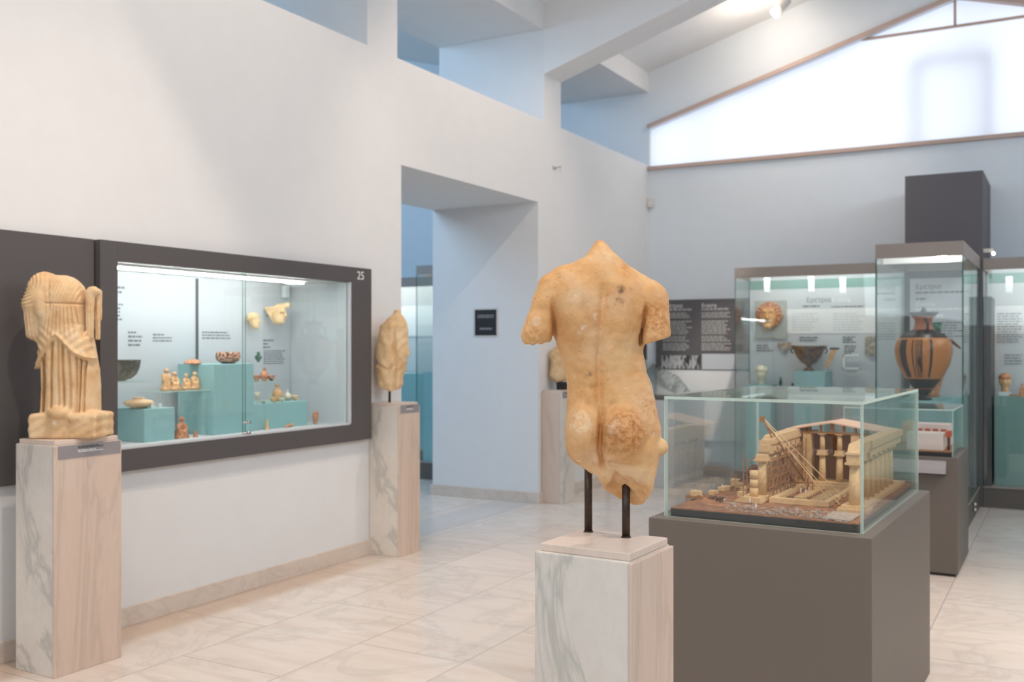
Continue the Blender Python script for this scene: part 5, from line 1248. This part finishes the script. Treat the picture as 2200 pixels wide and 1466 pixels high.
# far part of the base: pale paved terrace
lobj('terrace', B(-.62, .55, bz + .001, -.06, 1.22, bz + .006, .001), M_['earth'], e)
W_ = M_['wood']
fz = bz + .001
def column(x, y, z0, z1, r, capital=True, drums=0, base=True):
    bm = bmesh.new()
    n = 16
    pr = [(r, 0), (r * .98, (z1 - z0) * .4), (r * .84, (z1 - z0) * (.90 if capital else 1))]
    if drums:
        pr = []
        for k in range(drums):
            a = (z1 - z0) * k / drums; b = (z1 - z0) * (k + 1) / drums
            pr += [(r, a), (r, b - .0015), (r * .93, b - .0012), (r * .93, b - .0002)]
    lathe(bm, [(.0001, 0)] + pr + [(.0001, pr[-1][1])], x, y, z0, n)
    c = lobj('column', bm, W_, e)
    if capital:
        bm = bmesh.new(); h = z1 - z0
        lathe(bm, [(.0001, h * .90), (r * .86, h * .90), (r * 1.35, h * .95), (.0001, h * .95)], x, y, z0, n)
        box(bm, x - r * 1.4, y - r * 1.4, z0 + h * .951, x + r * 1.4, y + r * 1.4, z0 + h)
        lobj('capital', bm, W_, c)
    return c
# near right column on its stepped base, with the start of the entablature
cx, cy_ = -.128, .335
bm = bmesh.new(); box(bm, cx - .055, cy_ - .045, fz, cx + .055, cy_ + .06, fz + .012); box(bm, cx - .042, cy_ - .034, fz + .0121, cx + .05, cy_ + .05, fz + .024); lobj('column_base', bm, W_, e)
column(cx, cy_, fz + .0245, 1.062, .021)
bm = bmesh.new(); box(bm, cx - .024, cy_ - .024, 1.0625, cx + .024, cy_ + .10, 1.092); box(bm, cx - .028, cy_ - .028, 1.0925, cx + .028, cy_ + .14, 1.099); prism(bm, [(cy_ - .02, 1.0995), (cy_ + .18, 1.0995), (cy_ + .18, 1.13), (cy_ + .01, 1.13)], 'x', cx - .022, cx + .022)
lobj('entablature', bm, W_, e)
for k in range(1, 8): column(cx, cy_ + .10 * k, fz + .018, 1.068, .017)
bm = bmesh.new(); box(bm, cx - .045, cy_ + .065, fz, cx + .04, 1.19, fz + .0175); lobj('stylobate', bm, W_, e)
bm = bmesh.new(); box(bm, cx - .022, cy_ + .185, 1.0685, cx + .022, 1.19, 1.099); box(bm, cx - .03, cy_ + .185, 1.0995, cx + .03, 1.19, 1.128); lobj('entablature', bm, W_, e)
# left row: unfinished, behind scaffolding
lx = -.525
bm = bmesh.new(); prism(bm, [(lx - .07, fz), (lx + .045, fz), (lx + .04, fz + .022), (lx - .035, fz + .022)], 'y', .325, .405); lobj('column_base', bm, W_, e)
column(lx + .005, .365, fz + .0225, 1.004, .017, False, 3)
bm = bmesh.new(); box(bm, lx - .045, .41, fz, lx + .045, 1.19, fz + .018); lobj('stylobate', bm, W_, e)
column(lx + .01, .455, fz + .0185, 1.04, .019, True)
for k in range(2, 9): column(lx, .365 + .092 * k, fz + .0185, 1.062, .018)
bm = bmesh.new(); box(bm, lx - .022, .52, 1.0625, lx + .022, 1.19, 1.092); box(bm, lx - .030, .55, 1.0925, lx + .03, 1.19, 1.106); prism(bm, [(.57, 1.1065), (1.19, 1.1065), (1.19, 1.128), (.62, 1.124)], 'x', lx - .026, lx + .026); lobj('entablature', bm, W_, e)
bm = bmesh.new(); box(bm, lx - .012, .44, 1.0405, lx + .032, .475, 1.058); lobj('loose_block', bm, W_, e)
# cella front: two antae, two two-storey columns, dark interior with side walls
yc = 1.00
for x in (-.470, -.262):
    lobj('anta', B(x - .018, yc - .012, fz + .019, x + .018, yc + .05, 1.108), W_, e)
for x in (-.405, -.330):
    column(x, yc, fz + .019, 1.018, .0155); lobj('tier_block', B(x - .019, yc - .017, 1.0185, x + .019, yc + .02, 1.034), W_, e); column(x, yc, 1.0345, 1.108, .0115)
lobj('cella_floor', B(-.49, .93, fz, -.20, 1.19, fz + .0185), W_, e)
bm = bmesh.new(); box(bm, -.486, yc + .051, fz + .019, -.468, 1.19, 1.108); box(bm, -.264, yc + .051, fz + .019, -.246, 1.19, 1.108); lobj('cella_side_wall', bm, W_, e)
bm = bmesh.new()
for i in range(9): box(bm, -.466 + i * .0222, 1.10 + .001 * (i % 2), fz + .019, -.466 + i * .0222 + .0212, 1.115, 1.10)
lobj('cella_back_wall', bm, M_['woodd'], e)
# open roof: rafters, posts, tilted planes
rb, ra, re_ = 1.1085, 1.138, 1.098
rxl, rxr, rxm = -.572, -.100, -.362
def rz_(x): return ra - (ra - re_) * (abs(x - rxm) / ((rxm - rxl) if x < rxm else (rxr - rxm)))
bm = bmesh.new()
prism(bm, [(rxl, re_ + .018), (rxm, ra + .018), (rxm, ra + .024), (rxl, re_ + .024)], 'y', .972, 1.222)
prism(bm, [(rxm, ra + .018), (rxr, re_ + .018), (rxr, re_ + .024), (rxm, ra + .024)], 'y', .972, 1.222)
lobj('roof', bm, M_['modroof'], e)
bm = bmesh.new(); box(bm, -.53, .985, rb, -.10, 1.0, rb + .007)
for x in (-.46, -.41, -.36, -.31, -.26, -.21): box(bm, x - .005, .985, rb + .0075, x + .005, .998, rz_(x) + .017)
lobj('gable_posts', bm, M_['woodd'], e)
# scaffolding along the left row
bm = bmesh.new(); random.seed(3)
for k in range(17):
    y = .42 + k * .034; x = lx + .052 + random.uniform(-.004, .006)
    rod(bm, (x, y, fz), (x + random.uniform(-.004, .004), y, 1.0 + .08 * min(1, k / 8) + random.uniform(-.02, .02)), .0019, n=5)
    if k % 2 == 0: rod(bm, (x - .09, y, fz), (x - .09, y, 1.03), .0017, n=5)
for z in (.93, .965, 1.0, 1.035):
    rod(bm, (lx + .054, .41, z), (lx + .054, .97, z + .004), .0018, n=5); rod(bm, (lx - .04, .41, z), (lx - .04, .97, z), .0016, n=5)
    box(bm, lx + .022, .50, z - .002, lx + .05, .95, z - .0005)
for k in range(9): rod(bm, (lx + .055, .43 + .06 * k, .9 + .02 * (k % 3)), (lx + .055, .49 + .06 * k, .98 + .02 * (k % 2)), .0015, n=5)
rod(bm, (lx - .03, .34, fz), (lx - .03, .34, 1.07), .0018, n=5); rod(bm, (lx - .055, .30, fz), (lx - .05, .31, .99), .0016, n=5)
lobj('scaffolding', bm, M_['woodd'], e)
# foundation frame with rows of slabs
bm = bmesh.new()
fx0, fx1, fy0, fy1, fh = -.462, -.232, .375, .86, .020
box(bm, fx0, fy0, fz, fx1, fy0 + .030, fz + fh); box(bm, fx0, fy1 - .02, fz, fx1, fy1, fz + fh)
box(bm, fx0, fy0 + .0302, fz, fx0 + .026, fy1 - .0202, fz + fh); box(bm, fx1 - .026, fy0 + .0302, fz, fx1, fy1 - .0202, fz + fh)
lobj('foundation_frame', bm, W_, e)
bm = bmesh.new(); box(bm, fx0 + .028, fy0 + .032, fz + .0005, fx1 - .028, fy1 - .022, fz + .004); lobj('foundation_bed', bm, M_['woodk'], e)
for r_, x in enumerate((-.300, -.372)):
    for k in range(7):
        y = .47 + k * .048 + r_ * .03
        if y > .83: continue
        lobj('floor_slab', B(x - .025, y, fz + .0045, x + .025, y + .024, fz + .013, .001), W_, e)
# crane: two-legged mast, windlass, ropes
tp = Ld(1638, 897, 4.12); b0 = Lz(1700, 1050, fz); b0.z = fz; b1 = Vector((b0.x + .05, b0.y + .06, fz))
b0 = Vector((-.455, .76, fz)); b1 = Vector((-.405, .80, fz))
cr = lobj('crane_mast', rod(rod(bmesh.new(), b0, tp, .0052, .0032, 8), b1, tp, .0052, .0032, 8), M_['woodd'], e)
bm = bmesh.new(); u_ = (tp - b0)
for f_ in (.25, .45, .65, .83): rod(bm, b0 + u_ * f_, b1 + (tp - b1) * f_, .0022, n=6)
box(bm, tp.x - .009, tp.y - .009, tp.z - .02, tp.x + .009, tp.y + .009, tp.z + .004); lobj('crane_rungs', bm, M_['woodd'], cr)
bm = bmesh.new(); g1 = Vector((-.245, .46, fz + .01)); g2 = Vector((-.225, .60, fz + .01)); g3 = Vector((-.20, .44, fz))
for g in (g1, g2): rod(bm, tp, g, .0016, n=6)
rod(bm, tp + Vector((0, 0, -.012)), g3, .0011, n=6)
lobj('crane_ropes', bm, M_['buff'], cr)
hub = Vector((-.425, .70, fz + .045)); bm = bmesh.new()
rod(bm, hub - Vector((.03, .01, 0)), hub + Vector((.05, .016, 0)), .005, n=8)
for s_ in (-.022, .03):
    for k in range(4):
        a = k * math.pi / 4 + .2; d = Vector((.1, math.cos(a), math.sin(a))) * .036
        o_ = hub + Vector((s_, s_ * .3, 0)); rod(bm, o_ - d, o_ + d, .0022, n=6)
rod(bm, hub + Vector((-.03, 0, 0)), hub + Vector((-.034, 0, -.045)), .003, n=6); rod(bm, hub + Vector((.05, .01, 0)), hub + Vector((.05, .01, -.045)), .003, n=6)
lobj('windlass', bm, M_['woodd'], cr)
# loose blocks, timber shed, stacked timber
for (px, py, w_, h_) in ((655, 905, 72, 52), (722, 925, 62, 38), (625, 940, 66, 30), (765, 935, 45, 25), (735, 990, 62, 38), (752, 948, 60, 26), (385, 965, 42, 30), (440, 960, 56, 24), (500, 940, 52, 30), (560, 925, 50, 24), (600, 905, 40, 22), (830, 900, 26, 22), (675, 895, 34, 18)):
    p = Lz(1380 + px / 3.4375, 780 + py / 3.4375, bz + .002); s_ = 4.1 / FPX / 3.4375
    p.x = max(bx0 + .03, min(-.585, p.x)) if p.y > .4 else max(bx0 + .03, p.x); p.y = min(p.y, 1.15)
    hw = w_ * s_ / 2 * .95; hz = h_ * s_
    lobj('stone_block', B(p.x - hw, p.y - hw * .8, bz + .0015, p.x + hw, p.y + hw * .8, bz + .003 + hz, .0015), W_, e)
p = Vector((-.66, .93, bz + .003))
bm = bmesh.new()
for k in range(12): box(bm, p.x - .05 + k * .009, p.y - .03, p.z, p.x - .05 + k * .009 + .007, p.y - .024, p.z + .042)
prism(bm, [(p.y - .045, p.z + .040), (p.y + .06, p.z + .066), (p.y + .06, p.z + .070), (p.y - .045, p.z + .044)], 'x', p.x - .062, p.x + .062)
box(bm, p.x - .05, p.y + .03, p.z, p.x + .05, p.y + .036, p.z + .058)
lobj('timber_shed', bm, M_['woodk'], e)
bm = bmesh.new(); random.seed(5)
for k in range(14):
    x = -.60 + random.uniform(-.03, .02); y = .60 + k * .02; a = random.uniform(-1, 1) * .03
    rod(bm, (x - .03, y - a, bz + .006 + .003 * (k % 3)), (x + .03, y + a, bz + .010 + .004 * (k % 3)), .0025, n=5)
for k in range(6):
    x = -.19 + .006 * k; rod(bm, (x - .03, .40 + .03 * k, bz + .006), (x + .02, .43 + .03 * k, bz + .008), .0022, n=5)
lobj('stacked_timber', bm, M_['woodd'], e)
# ox cart
c0 = Lz(1484, 1073, bz + .006); c0.z = bz; s_ = .0135
ct = lobj('ox_cart', B(c0.x - .01, c0.y - .02, bz + .016, c0.x + .055, c0.y + .02, bz + .021), M_['woodd'], e)
for (dx, dy) in ((0, -.025), (0, .025), (.045, -.025), (.045, .025)):
    bm = bmesh.new(); c_ = (c0.x + dx, c0.y + dy, bz + .015); torus(bm, c_, .0125, .0018, 'y', 16, 5)
    for k in range(4):
        a = k * math.pi / 4; d = Vector((math.cos(a), 0, math.sin(a))) * .0125; rod(bm, Vector(c_) - d, Vector(c_) + d, .001, n=4)
    lobj('cart_wheel', bm, M_['woodd'], ct)
lobj('cart_load', B(c0.x + .002, c0.y - .013, bz + .0215, c0.x + .045, c0.y + .013, bz + .042, .001), W_, ct)
for k in range(4):
    x = c0.x + .085 + .034 * (k // 2); y = c0.y + (-.010 if k % 2 else .012); bm = bmesh.new()
    z = bz + .012
    ball(bm, (x, y, z + .006), .012, 1.1, .5, .55, 2); ball(bm, (x + .015, y, z + .010), .005, 1.3, .8, .9, 1)
    for (a, b) in ((-.008, -.003), (-.008, .003), (.008, -.003), (.008, .003)): rod(bm, (x + a, y + b, bz), (x + a, y + b, z + .004), .0014, n=5)
    lobj('ox', bm, M_['woodk'], e)
for (px, py) in ((1611, 1081), (1624, 1093), (1556, 1077), (1720, 1062), (1731, 1064), (1738, 1056), (1550, 1050), (1590, 1048)):
    p = Lz(px, py, bz + .003); p.x = min(max(p.x, bx0 + .01), bx1 - .01); p.y = max(p.y, by0 + .012)
    z_ = fz + .0045 if (fx0 < p.x < fx1 and fy0 < p.y < fy1) else bz + .001
    bm = bmesh.new(); lathe(bm, [(.0001, 0), (.0045, 0), (.0035, .008), (.0042, .013), (.0018, .0155), (.0030, .018), (.0020, .0215), (.0001, .022)], p.x, p.y, z_, 10)
    lobj('worker_figure', bm, M_['pinkwhite'], e)
# paving fragments along the front
bm = bmesh.new(); random.seed(11); n_ = 0
for k in range(210):
    f_ = random.random(); px = 1555 + f_ * 270; py = 1088 + f_ * 22 + random.uniform(-8, 13)
    p = Lz(px, py, bz + .002)
    if not (bx0 + .012 < p.x < bx1 - .012 and p.y > by0 + .010): continue
    r_ = random.uniform(.004, .010); a0 = random.random() * 6
    pts_ = [(p.x + r_ * random.uniform(.7, 1.1) * math.cos(a0 + i * 1.05), p.y + r_ * random.uniform(.7, 1.1) * math.sin(a0 + i * 1.05)) for i in range(6)]
    prism(bm, pts_, 'z', bz + .0008, bz + .0035 + random.random() * .003)
tag(lobj('paving_fragments', bm, M_['stonegrey'], e), kind='stuff')
lobj('paved_path', B(-.19, .10, bz + .001, -.09, .27, bz + .005, .001), M_['stonegrey'], e)
